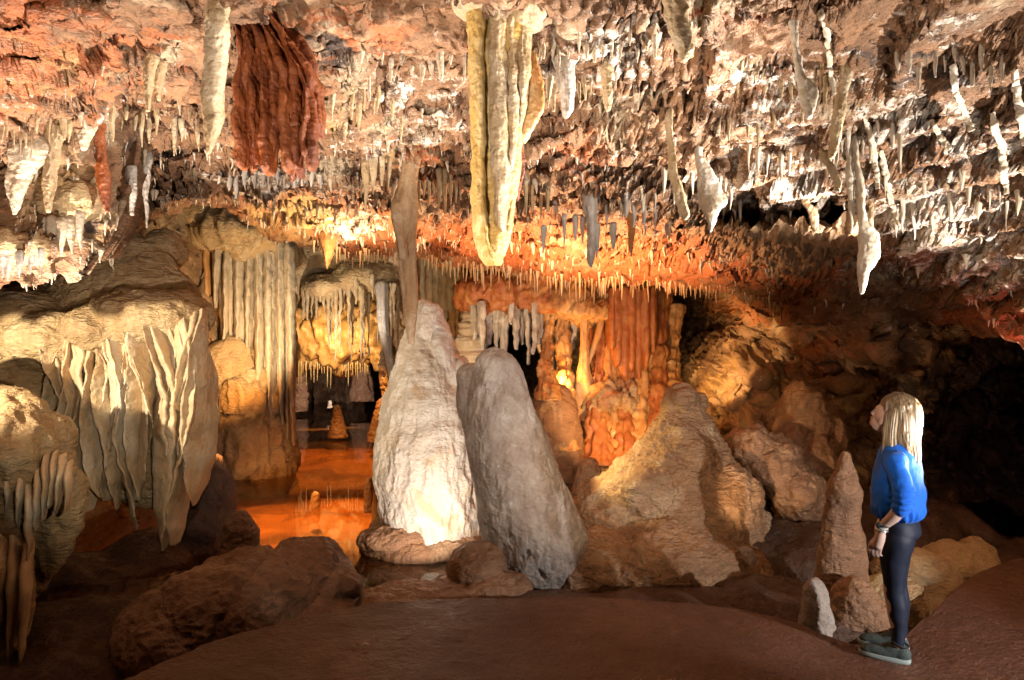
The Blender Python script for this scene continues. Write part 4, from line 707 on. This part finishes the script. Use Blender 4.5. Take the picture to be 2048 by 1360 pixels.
cl('cream fan of joined drips in the middle of the ceiling', 'palecol', 6.1, [(732,320,420,18),(748,318,385,14),(764,320,372,12),(778,322,378,10)], ('flow', [(752, 304, 6.25, 36, 26, .2)]))
cl('fringe of tan stalactites in the recess left of the yellow stalactite', 'palecol', 7.5, [(838,345,420,10),(848,345,395,8),(858,342,410,9),(868,342,385,8),(878,345,425,11),(890,345,430,12),(902,348,415,9),(912,350,405,8),(922,350,400,8)], ('tan', [(875, 330, 7.65, 60, 16, .25)]))
cl('bunch of small tan stalactites under the arched hollow right of the yellow stalactite', 'palecol', 5.0, [(1098,150,215,12),(1108,165,222,9),(1160,160,205,9),(1170,150,200,10),(1182,150,190,8),(1232,140,180,8)])
cl('three pale drips under the dark ledge in the right ceiling', 'whitedrip', 4.9, [(1498,285,345,9),(1516,292,352,12),(1534,300,350,9)])
cl('pair of pale teeth right of the three pale drips', 'whitedrip', 4.95, [(1562,300,362,11),(1578,305,350,9)])
cl('small bunch of pale drips between the white blade and the tan dagger', 'palecol', 4.2, [(1630,130,185,8),(1642,120,200,9),(1652,150,210,9),(1672,150,195,7)])
cl('tan stalactites grouped beside the lower end of the yellow stalactite', 'palecol', 6.9, [(1052,360,432,9),(1064,370,425,8),(1082,375,440,10),(1096,378,425,8)])
def bunch(x0, x1, y0, y1, n, l0, l1, seed):
    R = np.random.RandomState(seed); return [(x, y0+(y1-y0)*R.rand(), 0, 0) for x in np.linspace(x0, x1, n)+R.uniform(-4, 4, n)], R, l0, l1
for lab, mat, (sp, R, l0, l1) in [
    ('dense bunch of tan drips left of the bead-edged drapery, below the pink ledge', 'palecol', bunch(225, 395, 205, 245, 12, 25, 75, 1)),
    ('row of yellow-tan drips along the edge of the pink ledge at the left edge', 'palecol', bunch(4, 150, 232, 262, 13, 25, 70, 2)),
    ('dark tan drips crowding under the rust-red drapery', 'greydrip', bunch(440, 640, 330, 360, 13, 18, 50, 3)),
    ('tan drips in the brown recess between the rust-red drapery and the yellow stalactite', 'palecol', bunch(660, 800, 175, 235, 11, 25, 65, 4)),
    ('pale drips high between the rust-red drapery and the yellow stalactite', 'cream', bunch(700, 925, 90, 150, 12, 22, 60, 5)),
    ('cream drips under the dark ledge at the top right of the yellow stalactite', 'cream', bunch(1070, 1310, 60, 95, 15, 20, 55, 6)),
    ('white drips around the white sail-shaped drapery', 'whitedrip', bunch(1290, 1480, 330, 400, 11, 25, 75, 7)),
    ('white drips bunched round the tan dagger and the white ribbons', 'whitedrip', bunch(1640, 1800, 230, 330, 12, 30, 85, 8)),
    ('pale drips under the top ledge at the far right', 'cream', bunch(1800, 2040, 60, 130, 14, 22, 60, 9)),
    ('white drips on the lower ledges at the far right', 'whitedrip', bunch(1790, 2035, 330, 440, 14, 25, 75, 10)),
    ('tan and white drips in the ledges between the white sail and the long white blade', 'palecol', bunch(1460, 1620, 150, 260, 10, 22, 60, 11)),
    ('grey drips over the red lip right of the yellow stalactite', 'greydrip', bunch(1090, 1330, 400, 470, 13, 25, 75, 12))]:
    cl(lab, mat, 5., [(x, y, y+R.uniform(l0, l1), R.uniform(6, 12)) for (x, y, _, _) in sp])
# ---- fringe of soda straws along the lip: individuals
def straw_me(seed):
    R = np.random.RandomState(seed); m = 8; z = np.linspace(.08, -1, m); r = .5*np.interp(z, [-1, -.75, -.2, .08], [.22, .55, .8, 1.4])
    C = np.stack([.25*perlin(np.c_[z*1.6+seed, z*0, z*0]), .25*perlin(np.c_[z*1.6+seed, z*0+7, z*0]), z], 1); C -= C[0]*np.array([1, 1, 0])
    return body_mesh([ring_body(C, r, r, 8)])
SM = []
for s in range(10): q = straw_me(s); q.materials.append(M['straw']); q.name = 'soda_straw'; SM.append(q)
lipP = CG[-1]; lpx = CPX[-1]
def lip_at(px): i = int(np.argmin(np.abs(lpx-px))); return lipP[i]
random.seed(5); straws = []
x = 630.
while x < 1600 and len(straws) < 290:
    j = random.random(); p = lip_at(x); dy = -random.random()**1.6*.55
    L_ = (6+26*random.random()**2.2)*(1.5 if 900 < x < 1350 else 1.)*p[1]/F; w_ = max(.011, L_*random.uniform(.13, .22)); w_ = min(w_, .035)
    yy = p[1]+dy; h = None
    o = bpy.data.objects.new('soda_straw', random.choice(SM)); COL.objects.link(o)
    up = .02+(-dy)*.06; o.location = (p[0]*(yy/p[1]), yy, p[2]+up); o.scale = (w_, w_, L_); o.rotation_euler = (random.uniform(-.06, .06), random.uniform(-.06, .06), random.uniform(0, 6))
    o['label'] = 'thin orange soda straw in the fringe along the lip of the red ceiling'; o['category'] = 'soda straw'; o['group'] = 'soda straws fringing the ceiling lip'; straws.append(o); x += random.uniform(1.8, 4.8)
# ---- countless little drips on the ceiling edges: one mass
def drips():
    prm = np.random.RandomState(8); E = (CEDGE*sstep(60, 0, -CPY+0)).ravel()*0+CEDGE.ravel(); fx = CPX.ravel(); fy = CPY.ravel()
    w = np.where((fx > -80) & (fx < 2130) & (fy > -40), E**1.5*(.35+sstep(100, 450, fy)), 0); lipd = pchip(LIPX, LIPY, fx)-fy; w = w*(1+1.5*np.exp(-lipd/60))
    idx = prm.choice(len(w), 2300, p=w/w.sum(), replace=False); P = CG.reshape(-1, 3)[idx]; b = MB()
    for k, p in enumerate(P):
        L_ = p[1]/F*(4+20*prm.rand()**4); r = L_*prm.uniform(.10, .24); m = 5; z = np.array([.35, 0, -.35, -.7, -1.])*L_; rr = np.array([1.5, 1.1, .75, .5, .16])*r
        C = np.stack([p[0]+np.cumsum(prm.normal(0, .06*L_, m)), p[1]+np.cumsum(prm.normal(0, .06*L_, m)), p[2]+z], 1); b.add(*ring_body(C, rr, rr, 6))
    obj('small_drips', b.mesh(), M['cream'], kind='stuff', label='tiny calcite drips crusting the edges of the ceiling', cat='calcite drips')
drips()
# white straws under the golden beam
random.seed(9)
for i in range(34):
    xx = 592+i*4.4+random.uniform(-1.5, 1.5); p = at(xx, 728+random.uniform(-3, 4), 16.7); L_ = random.choice([.12, .2, .28, .4, .55])
    o = bpy.data.objects.new('soda_straw', random.choice(SM)); COL.objects.link(o); o.location = p; o.scale = (.035, .035, L_)
    o['label'] = 'white soda straw under the golden rock beam over the far pool'; o['category'] = 'soda straw'; o['group'] = 'white straws under the golden beam'
# ================================================================ THE VISITOR
PB = np.array([2.385, 4.37, 0.]); PB[2] = float(path_z(np.array([2.38]), np.array([4.37]))[0])+.004
FD = np.array([-.83, .557, 0.]); LD = np.array([-.557, -.83, 0.]); UP = np.array([0, 0, 1.])
def pl(f, l, z): return PB+f*FD+l*LD+z*UP
def ptube(pts, n=28, m=60, caps=True, **kw):            # tapering tube along body-frame points (f, l, z, r)
    a = np.array([p[:4] for p in pts], float); d = np.r_[0, np.cumsum(np.linalg.norm(np.diff(a[:, :3], axis=0), axis=1))]
    s = np.linspace(0, d[-1], m); q = np.stack([pchip(d, a[:, k], s) for k in range(4)], 1); r = q[:, 3].copy()
    for i, sg in ((0, 1), (-1, -1)):
        h = max(r[i], 1e-3); e = np.clip(np.abs(s-s[i])/h, 0, 1); r *= np.sqrt(np.maximum(1-(1-e)**2, 1e-4)) if caps else 1
    P = PB+q[:, 0:1]*FD+q[:, 1:2]*LD+q[:, 2:3]*UP; T = np.gradient(P, axis=0); T /= np.linalg.norm(T, axis=1, keepdims=True)
    u = np.cross(T[0], FD if abs(T[0]@FD) < .9 else LD); U = []
    for t in T: u = u-t*(u@t); u /= np.linalg.norm(u); U.append(u)
    U = np.array(U); W_ = np.cross(T, U); th = np.linspace(0, 2*PI, n, endpoint=False)
    G = P[:, None]+r[:, None, None]*(np.cos(th)[None, :, None]*U[:, None]+np.sin(th)[None, :, None]*W_[:, None])
    V = np.concatenate([G.reshape(-1, 3), [P[0], P[-1]]]); j = np.arange(n); j2 = (j+1) % n
    return V, gridq(m, n, True), np.r_[np.c_[np.full(n, m*n), j2, j], np.c_[np.full(n, m*n+1), (m-1)*n+j, (m-1)*n+j2]]
def pring(rows, n=56, m=80, caps=True, sq=2., **kw):      # horizontal rings in the body frame: (z, f, l, rf, rl)
    a = np.array(sorted(rows), float); z = np.linspace(a[0, 0], a[-1, 0], m); q = [pchip(a[:, 0], a[:, k], z) for k in range(1, 5)]
    if caps:
        for i in (0, -1):
            h = min(q[2][i], q[3][i]); e = np.clip(np.abs(z-z[i])/h, 0, 1); g = np.sqrt(np.maximum(1-(1-e)**2, 1e-4)); q[2] = q[2]*g; q[3] = q[3]*g
    C = PB+q[0][:, None]*FD+q[1][:, None]*LD+z[:, None]*UP; ang = math.atan2(FD[1], FD[0])
    return ring_body(C, q[2], q[3], n, rot=np.full(m, ang), sq=sq, **kw)
def pell(f, l, z, rf, rl, rz, pitch=0., n=28, m=20, yaw=0.):
    a = np.linspace(1e-3, PI-1e-3, m); th = np.linspace(0, 2*PI, n, endpoint=False); x = rf*np.sin(a)[:, None]*np.cos(th); y = rl*np.sin(a)[:, None]*np.sin(th); zz = rz*np.cos(a)[:, None]*np.ones(n)
    x, zz = x*math.cos(pitch)-zz*math.sin(pitch), x*math.sin(pitch)+zz*math.cos(pitch)
    x, y = x*math.cos(yaw)+y*math.sin(yaw), -x*math.sin(yaw)+y*math.cos(yaw)
    G = PB+(f+x)[..., None]*FD+(l+y)[..., None]*LD+(z+zz)[..., None]*UP; j = np.arange(n); j2 = (j+1) % n
    V = np.concatenate([G.reshape(-1, 3), [PB+f*FD+l*LD+z*UP+G[0].mean(0)*0+(G[0].mean(0)-(PB+f*FD+l*LD+z*UP)), G[-1].mean(0)]])
    return V, gridq(m, n, True), np.r_[np.c_[np.full(n, m*n), j2, j], np.c_[np.full(n, m*n+1), (m-1)*n+j, (m-1)*n+j2]]
HP = .52; HY = .45; HC = (.028, 0., 1.478)                            # head tilted back to look at the ceiling
def hd(x, y, z):
    a = x*math.cos(HP)-z*math.sin(HP); return (HC[0]+a*math.cos(HY)+y*math.sin(HY), HC[1]-a*math.sin(HY)+y*math.cos(HY), HC[2]+x*math.sin(HP)+z*math.cos(HP))
def hell(x, y, z, rf, rl, rz): return pell(*hd(x, y, z), rf, rl, rz, HP, yaw=HY)
def hand(wr, sd):                                          # palm, four fingers, thumb; wr = wrist point, sd = +1 left
    f, l, z = wr; P = [ptube([(f-.002, l, z+.02, .026), (f+.012, l, z-.03, .032), (f+.026, l-.004*sd, z-.075, .033), (f+.034, l-.006*sd, z-.095, .026)], 20, 24)]
    for k, (o, L_, r) in enumerate([(.034, .068, .0088), (.013, .076, .009), (-.009, .07, .0086), (-.03, .056, .0078)]):   # index .. little, curled
        x0, z0 = f+.032+o*.95, z-.088+.018*(o/.034)*.3
        P.append(ptube([(x0-.006, l-.004*sd, z0+.025, r), (x0, l-.006*sd, z0, r), (x0+.006, l-.012*sd, z0-L_*.42, r*.97), (x0+.003, l-.026*sd, z0-L_*.75, r*.9), (x0-.004, l-.04*sd, z0-L_*.9, r*.75)], 12, 22))
    P.append(ptube([(f+.03, l-.004*sd, z-.03, .014), (f+.056, l-.014*sd, z-.06, .0115), (f+.066, l-.022*sd, z-.088, .0105), (f+.068, l-.028*sd, z-.108, .008)], 12, 22))
    return P
LW = (.045, .225, .80); RW = (.05, -.165, .84)
bp = [hell(0, 0, .015, .094, .074, .108), hell(.028, 0, -.055, .062, .056, .06), hell(.066, 0, -.088, .024, .026, .02), hell(.092, 0, -.018, .016, .013, .03), hell(.104, 0, -.034, .013, .014, .011),
      hell(.089, 0, -.06, .010, .021, .006), hell(.087, 0, -.069, .010, .019, .006), hell(.078, .03, -.02, .02, .02, .016), hell(.078, -.03, -.02, .02, .02, .016), hell(.082, 0, .028, .012, .05, .012), hell(-.005, .074, -.015, .018, .008, .03), hell(-.005, -.074, -.015, .018, .008, .03),
      ptube([(-.015, 0, 1.27, .058), (-.005, 0, 1.36, .05), (.012, 0, 1.43, .052)], 24, 20),
      pring([(.80, -.02, 0, .075, .12), (.95, -.01, 0, .08, .115), (1.12, -.01, 0, .105, .15), (1.25, -.015, 0, .095, .16), (1.32, -.012, 0, .05, .09)])]
for sd, wr in ((1, LW), (-1, RW)):
    bp += [ptube([(-.012, .15*sd, 1.29, .05), (-.04, .20*sd, 1.16, .044), (-.075, .235*sd, 1.03, .037), (-.03, .235*sd, .93, .036), (wr[0], wr[1], wr[2]+.02, .025), (wr[0], wr[1], wr[2]-.01, .026)], 24, 60)]+hand(wr, sd)
    bp += [ptube([(-.02, .07*sd, .84, .07), (-.012, .082*sd, .62, .068), (0, .082*sd, .44, .052), (-.02, .082*sd, .30, .051), (-.03, .08*sd, .13, .032), (-.03, .08*sd, .05, .034)], 28, 60),
           pell(.06, .082*sd, .04, .12, .038, .034), pell(-.045, .08*sd, .035, .035, .032, .034)]
SKIN = plain('skin', (.62, .40, .30), .5, .4, (60, .15, .004)); BLUE = plain('blue_sweatshirt', (.006, .13, .62), .75, .3, (350, .25, .002), sheen=.15)
NAVY = plain('navy_leggings', (.010, .014, .028), .62, .35, (500, .1, .001)); HAIR = plain('blonde_hair', (.56, .43, .24), .36, .55, (90, .8, .006), c2=(.20, .12, .055), stretch=(1, 1, .05))
body = obj('person', fused(bp, .006, None, 4), SKIN, None, [float(q) for q in PB], 'woman with long blonde hair in a blue sweatshirt and dark leggings gazing upward', 'person')
def wear(name, me, mat, par=None): return obj(name, me, mat, par or body, base_of(me))
# sweatshirt: torso, sleeves pushed up to the elbows
sp = [pring([(.80, -.02, 0, .135, .185), (.855, -.02, 0, .14, .19), (.90, -.02, 0, .152, .205), (1.0, -.02, 0, .152, .205), (1.12, -.02, 0, .138, .195), (1.22, -.02, 0, .122, .182), (1.30, -.018, 0, .092, .15), (1.345, -.012, 0, .07, .10), (1.375, -.008, 0, .062, .066)], sq=2.2)]
for sd in (1, -1):
    sp.append(ptube([(-.012, .13*sd, 1.285, .068), (-.035, .19*sd, 1.19, .063), (-.07, .23*sd, 1.07, .059), (-.07, .238*sd, 1.0, .055), (-.045, .238*sd, .95, .048), (-.03, .24*sd, .925, .047)], 32, 70))
def shirt(P, N):
    q = P-PB; f = q@FD; l = q@LD; z = q[:, 2]; arm = sstep(.19, .215, np.abs(l))*sstep(1.2, 1.05, z)*sstep(.12, .06, f)
    w_ = .010*fbm(np.c_[f*6+z*7, l*6, z*6-f*7], 2)*(1-arm); w_ = w_+.006*arm*np.sin(z*150+6*perlin(q*9)+l*20)*sstep(.94, .97, z)
    w_ = w_+.006*(1-arm)*sstep(.97, .90, z)*sstep(.86, .88, z)*np.sin(np.arctan2(f, l)*30+3*perlin(q*8)); w_ = w_-.010*(1-arm)*sstep(.868, .855, z)
    return w_+.004*fbm(q*14, 3)-.008*sstep(.955, .945, z)*sstep(.19, .215, np.abs(l))*0
wear('sweatshirt', fused(sp, .0075, shirt, 4), BLUE)
lg = [pring([(.70, -.02, 0, .088, .15), (.78, -.035, 0, .115, .165), (.86, -.025, 0, .108, .155), (.93, -.015, 0, .095, .135)])]
for sd in (1, -1):
    lg.append(ptube([(-.035, .08*sd, .84, .098), (-.02, .082*sd, .70, .09), (-.008, .082*sd, .60, .079), (-.008, .082*sd, .44, .058), (-.026, .082*sd, .31, .056), (-.03, .081*sd, .16, .038), (-.03, .08*sd, .085, .037)], 32, 80))
wear('leggings', fused(lg, .0075, lambda P, N: .003*fbm(P*11, 2), 5), NAVY)
SHOE = plain('grey_trainer', (.03, .04, .035), .7, .3, (160, .4, .003), c2=(.09, .115, .10)); SOLE = plain('shoe_sole', (.30, .34, .30), .6, .4); BLACK = plain('black_trim', (.02, .02, .022), .6, .4)
for sd in (1, -1):
    l = .082*sd; fo = -.004 if sd > 0 else .02
    me = fused([pell(.06+fo, l, .042, .125, .044, .04), pell(-.045+fo, l, .05, .052, .04, .055), pell(.0+fo, l, .055, .075, .04, .055), ptube([(-.035+fo, l, .09, .046), (-.03+fo, l, .118, .044)], 24, 14), pell(.13+fo, l, .034, .06, .04, .03)], .006, None, 4); sh = wear('shoe', me, SHOE)
    V, Q, T = pring([(.0, .05+fo, l, .142, .046), (.012, .05+fo, l, .146, .05), (.028, .05+fo, l, .143, .048)], 48, 12, False, sq=2.5); so = body_mesh([(V, Q, T)]); obj('sole', so, SOLE, sh, base_of(so))
    c = body_mesh([ptube([(-.035+fo+.045*math.cos(a), l+.042*math.sin(a), .112+.012*math.cos(a), .007) for a in np.linspace(0, 2*PI, 25)], 10, 60, False)]); obj('collar', c, BLACK, sh, base_of(c))
# hair: a cap over the skull falling straight down the back
hp = [pring([(1.07, -.088, 0, .03, .095), (1.10, -.085, 0, .03, .095), (1.16, -.08, 0, .038, .108), (1.25, -.075, 0, .05, .112), (1.34, -.068, .0, .068, .108), (1.42, -.055, 0, .088, .099), (1.50, -.042, 0, .108, .092), (1.56, -.035, 0, .106, .086), (1.60, -.032, 0, .086, .07), (1.628, -.03, 0, .045, .04), (1.64, -.03, 0, .01, .01)], 150, 120, False,
            disp=lambda P: .010*fbm((P-PB)*np.array([38, 38, 1.6]), 3)+.004*ridged((P-PB)*np.array([110, 110, 2.]), 2))]
rr = np.random.RandomState(4)
for k in range(150):
    a = rr.uniform(-1.9, 1.9); x0, y0 = -.045-.075*math.cos(a), .088*math.sin(a); x1, y1 = -.085-.042*math.cos(a)+rr.normal(0, .008), .106*math.sin(a)+rr.normal(0, .010); ze = 1.05+.05*abs(math.sin(a))+rr.uniform(0, .09)
    hp.append(ptube([(x0*.75, y0*.6, 1.60, .004), (x0-.012, y0*1.06, 1.50, .008), (x0-.015, y0*1.12, 1.40, .008), (x1, y1, 1.25, .008), (x1+.005, y1*.98, ze, .003)], 7, 26))
for k in range(26):                                          # locks in front of the near shoulder
    y = .088+rr.uniform(-.012, .02); x = rr.uniform(-.03, .04)
    hp.append(ptube([(x*.5-.02, y*.6, 1.585, .004), (x, y*1.02, 1.50, .007), (x+.01, y+.012, 1.38, .007), (x+rr.uniform(-.01, .02), y+.03, 1.24, .006), (x+.01, y+.04, 1.15+rr.uniform(0, .05), .002)], 7, 24))
wear('hair', body_mesh(hp), HAIR)
nt = HAIR.node_tree; tc = nt.nodes.new('ShaderNodeTexCoord'); sx = nt.nodes.new('ShaderNodeSeparateXYZ'); nt.links.new(tc.outputs['Generated'], sx.inputs[0])
mr = nt.nodes.new('ShaderNodeMapRange'); mr.inputs[1].default_value = .62; mr.inputs[2].default_value = .98; mr.inputs[4].default_value = .8; nt.links.new(sx.outputs[2], mr.inputs[0])   # grown-out brown roots
mx = nt.nodes.new('ShaderNodeMix'); mx.data_type = 'RGBA'; bs = nt.nodes['Principled BSDF']; src = bs.inputs['Base Color'].links[0].from_socket
nt.links.new(mr.outputs[0], mx.inputs[0]); nt.links.new(src, mx.inputs[6]); mx.inputs[7].default_value = (.10, .055, .025, 1); nt.links.new(mx.outputs[2], bs.inputs['Base Color'])
def loop(c, r, t, tilt=0.): return ptube([(c[0]+r*math.cos(a), c[1]+r*math.sin(a), c[2]+tilt*math.cos(a), t) for a in np.linspace(0, 2*PI, 33)], 10, 70, False)
wear('bracelet', body_mesh([loop((LW[0], LW[1], .826), .031, .005, .006)]), plain('silver', (.7, .68, .62), .3, .5, metal=.8))
wear('bracelet', body_mesh([loop((LW[0]-.002, LW[1], .838), .031, .004, .004)]), plain('beads', (.45, .5, .45), .5, .4))
wt = wear('watch', body_mesh([loop((LW[0]-.006, LW[1], .855), .032, .007, .003)]), BLACK); wc = body_mesh([pell(LW[0]+.01, LW[1]+.03, .856, .017, .007, .017)]); obj('watch_face', wc, plain('watch_face', (.08, .08, .09), .2, .6), wt, base_of(wc))
for sy in (1, -1): e = body_mesh([hell(.084, .03*sy, -.008, .012, .013, .010)]); obj('eye', e, plain('eye', (.35, .33, .32), .15, .5), body, base_of(e))
# ================================================================ CAMERA, LAMPS
cam = bpy.data.cameras.new('camera'); cam.lens = 36*F/2048; cam.clip_end = 200; cam.clip_start = .05
co = bpy.data.objects.new('camera', cam); co.location = (0, 0, ZC); co.rotation_euler = (PI/2, 0, 0); COL.objects.link(co); S.camera = co
def lamp(loc, W, col, r=.06, to=None, cone=None, blend=.5):
    l = bpy.data.lights.new('unseen_lamp', 'SPOT' if to is not None else 'POINT'); l.energy = W; l.color = col; l.shadow_soft_size = r
    o = bpy.data.objects.new('unseen_lamp', l); o.location = loc; COL.objects.link(o)
    if to is not None:
        l.spot_size = math.radians(cone or 60); l.spot_blend = blend
        o.rotation_euler = (Vector(to)-Vector(loc)).to_track_quat('-Z', 'Y').to_euler()
    return o
WARM = (1., .72, .42); ORG = (1., .46, .12); COOL = (.93, .95, 1.); NEUT = (1., .86, .70); YEL = (1., .78, .36); REDL = (1., .16, .07)
# unseen lamps: some where the lit rock implies one, others added as fill
lamp((5.0, 5.2, .9), 4200, (1., .92, .84), .04, at(1350, -250, 3.6), 70)                     # right, beyond the visitor, raking the ceiling
lamp((4.4, 1.8, 1.2), 650, (.95, .95, 1.), .04, at(1850, 1060, 4.5), 46, .6)                 # right, onto the visitor and the clay
lamp((1.0, 6.6, .1), 1050, (1., .84, .70), .04, at(1080, 150, 4.4), 120)                    # up at the middle of the ceiling
lamp((-3.3, 4.4, .2), 1600, (1., .85, .72), .04, at(150, 60, 3.9), 100)                    # up at the left ceiling
lamp((-4.8, 3.4, 2.2), 950, (1., .86, .64), .04, at(250, 690, 6.5), 50)                  # left, onto the flowstone
lamp((-1.0, 1.4, .8), 500, (1., .86, .76), .15, at(520, 150, 4.6), 80)  # added front fill, lifts the left ceiling
lamp((3.9, 3.7, .6), 1250, (1., .92, .84), .04, at(1800, 100, 3.9), 88)
lamp((1.8, 1.6, .9), 170, (1., .88, .82), .15, at(1450, 230, 4.8), 84)  # soft frontal fill added for the right ceiling
lamp(at(862, 1120, 6.35), 120, (1., .88, .78), .04, at(825, 890, 7.9), 100)              # at the foot of the grey stalagmite
lamp(at(905, 1120, 6.45), 45, (1., .80, .6), .03, at(830, 1200, 5.9), 120)
lamp(at(1118, 845, 7.25), 75, YEL, .03, at(1290, 925, 7.2), 80)
lamp(at(1990, 800, 5.4), 14, (1., .3, .2), .03, at(1970, 640, 5.4), 90)
lamp(at(620, 690, 10.4), 480, ORG, .03, at(600, 1000, 10.0), 74)
lamp(at(1260, 900, 8.9), 150, (1., .6, .26), .04, at(1240, 700, 11), 120)
lamp((.35, 2.9, 1.75), 270, (1., .76, .54), .05, at(1260, 890, 7.0), 42, .8)
lamp((-1.0, 2.2, 1.6), 230, (1., .88, .70), .05, at(260, 840, 6.5), 34, .8)  # added front spot, brightens the left folds
lamp((-1.0, 2.4, 1.9), 55, (1., .85, .7), .04, at(600, 1170, 5.9), 16, .7)  # extra spot added to lift the left foreground mound
lamp((1.5, 5.5, .2), 130, (1., .72, .44), .04, at(1560, 920, 7.4), 30)                       # added low spot, brightens the boulders right of the mound
lamp(at(720, 640, 9.0), 420, (1., .70, .42), .06, at(680, 430, 9), 120)                   # warm lamps under the lip
lamp(at(1120, 700, 8.6), 800, (1., .55, .28), .06, at(1150, 460, 8.6), 140)
lamp(at(470, 780, 10.8), 65, ORG, .04, at(430, 650, 12.3), 140)
lamp(at(540, 700, 10.3), 200, (1., .80, .5), .05, at(450, 560, 12.3), 110)
lamp(at(1120, 760, 10.6), 45, ORG, .04, at(1170, 720, 11), 150)
lamp((-3.6, 7.8, .9), 210, ORG, .03, (-2.9, 9.8, -.5), 80)                           # onto the orange pool bed
lamp(at(700, 650, 14.8), 420, ORG, .03, at(690, 900, 14.6), 90)
lamp(at(640, 700, 12.6), 130, NEUT, .04, at(680, 590, 14.2), 110)  # added to light up the stalactite row over the pool
lamp(at(865, 770, 9.6), 130, WARM, .04, at(905, 590, 12.8), 100)  # added to brighten the bundle behind the slender stalactite
lamp(at(665, 765, 19.3), 230, (1., .80, .76), .05, at(640, 770, 24), 120)
lamp(at(1380, 760, 8.8), 150, (1., .62, .30), .05, at(1470, 720, 10.), 62)
lamp(at(650, 690, 15.4), 130, YEL, .05, at(680, 670, 17), 150)
lamp((-.6, .8, 2.5), 560, (1., .90, .80), .05, at(1040, 860, 6.6), 24, .7)  # fill spot added near the camera for the grey stalagmite
w = bpy.data.worlds.new('World'); S.world = w; w.use_nodes = True; w.node_tree.nodes['Background'].inputs[0].default_value = (.02, .016, .014, 1)
S.view_settings.view_transform = 'Standard'; S.view_settings.look = 'None'; S.view_settings.exposure = .2
S.cycles.use_denoising = True; S.cycles.max_bounces = 6; S.cycles.diffuse_bounces = 1; S.cycles.transparent_max_bounces = 8; S.cycles.sample_clamp_indirect = 6
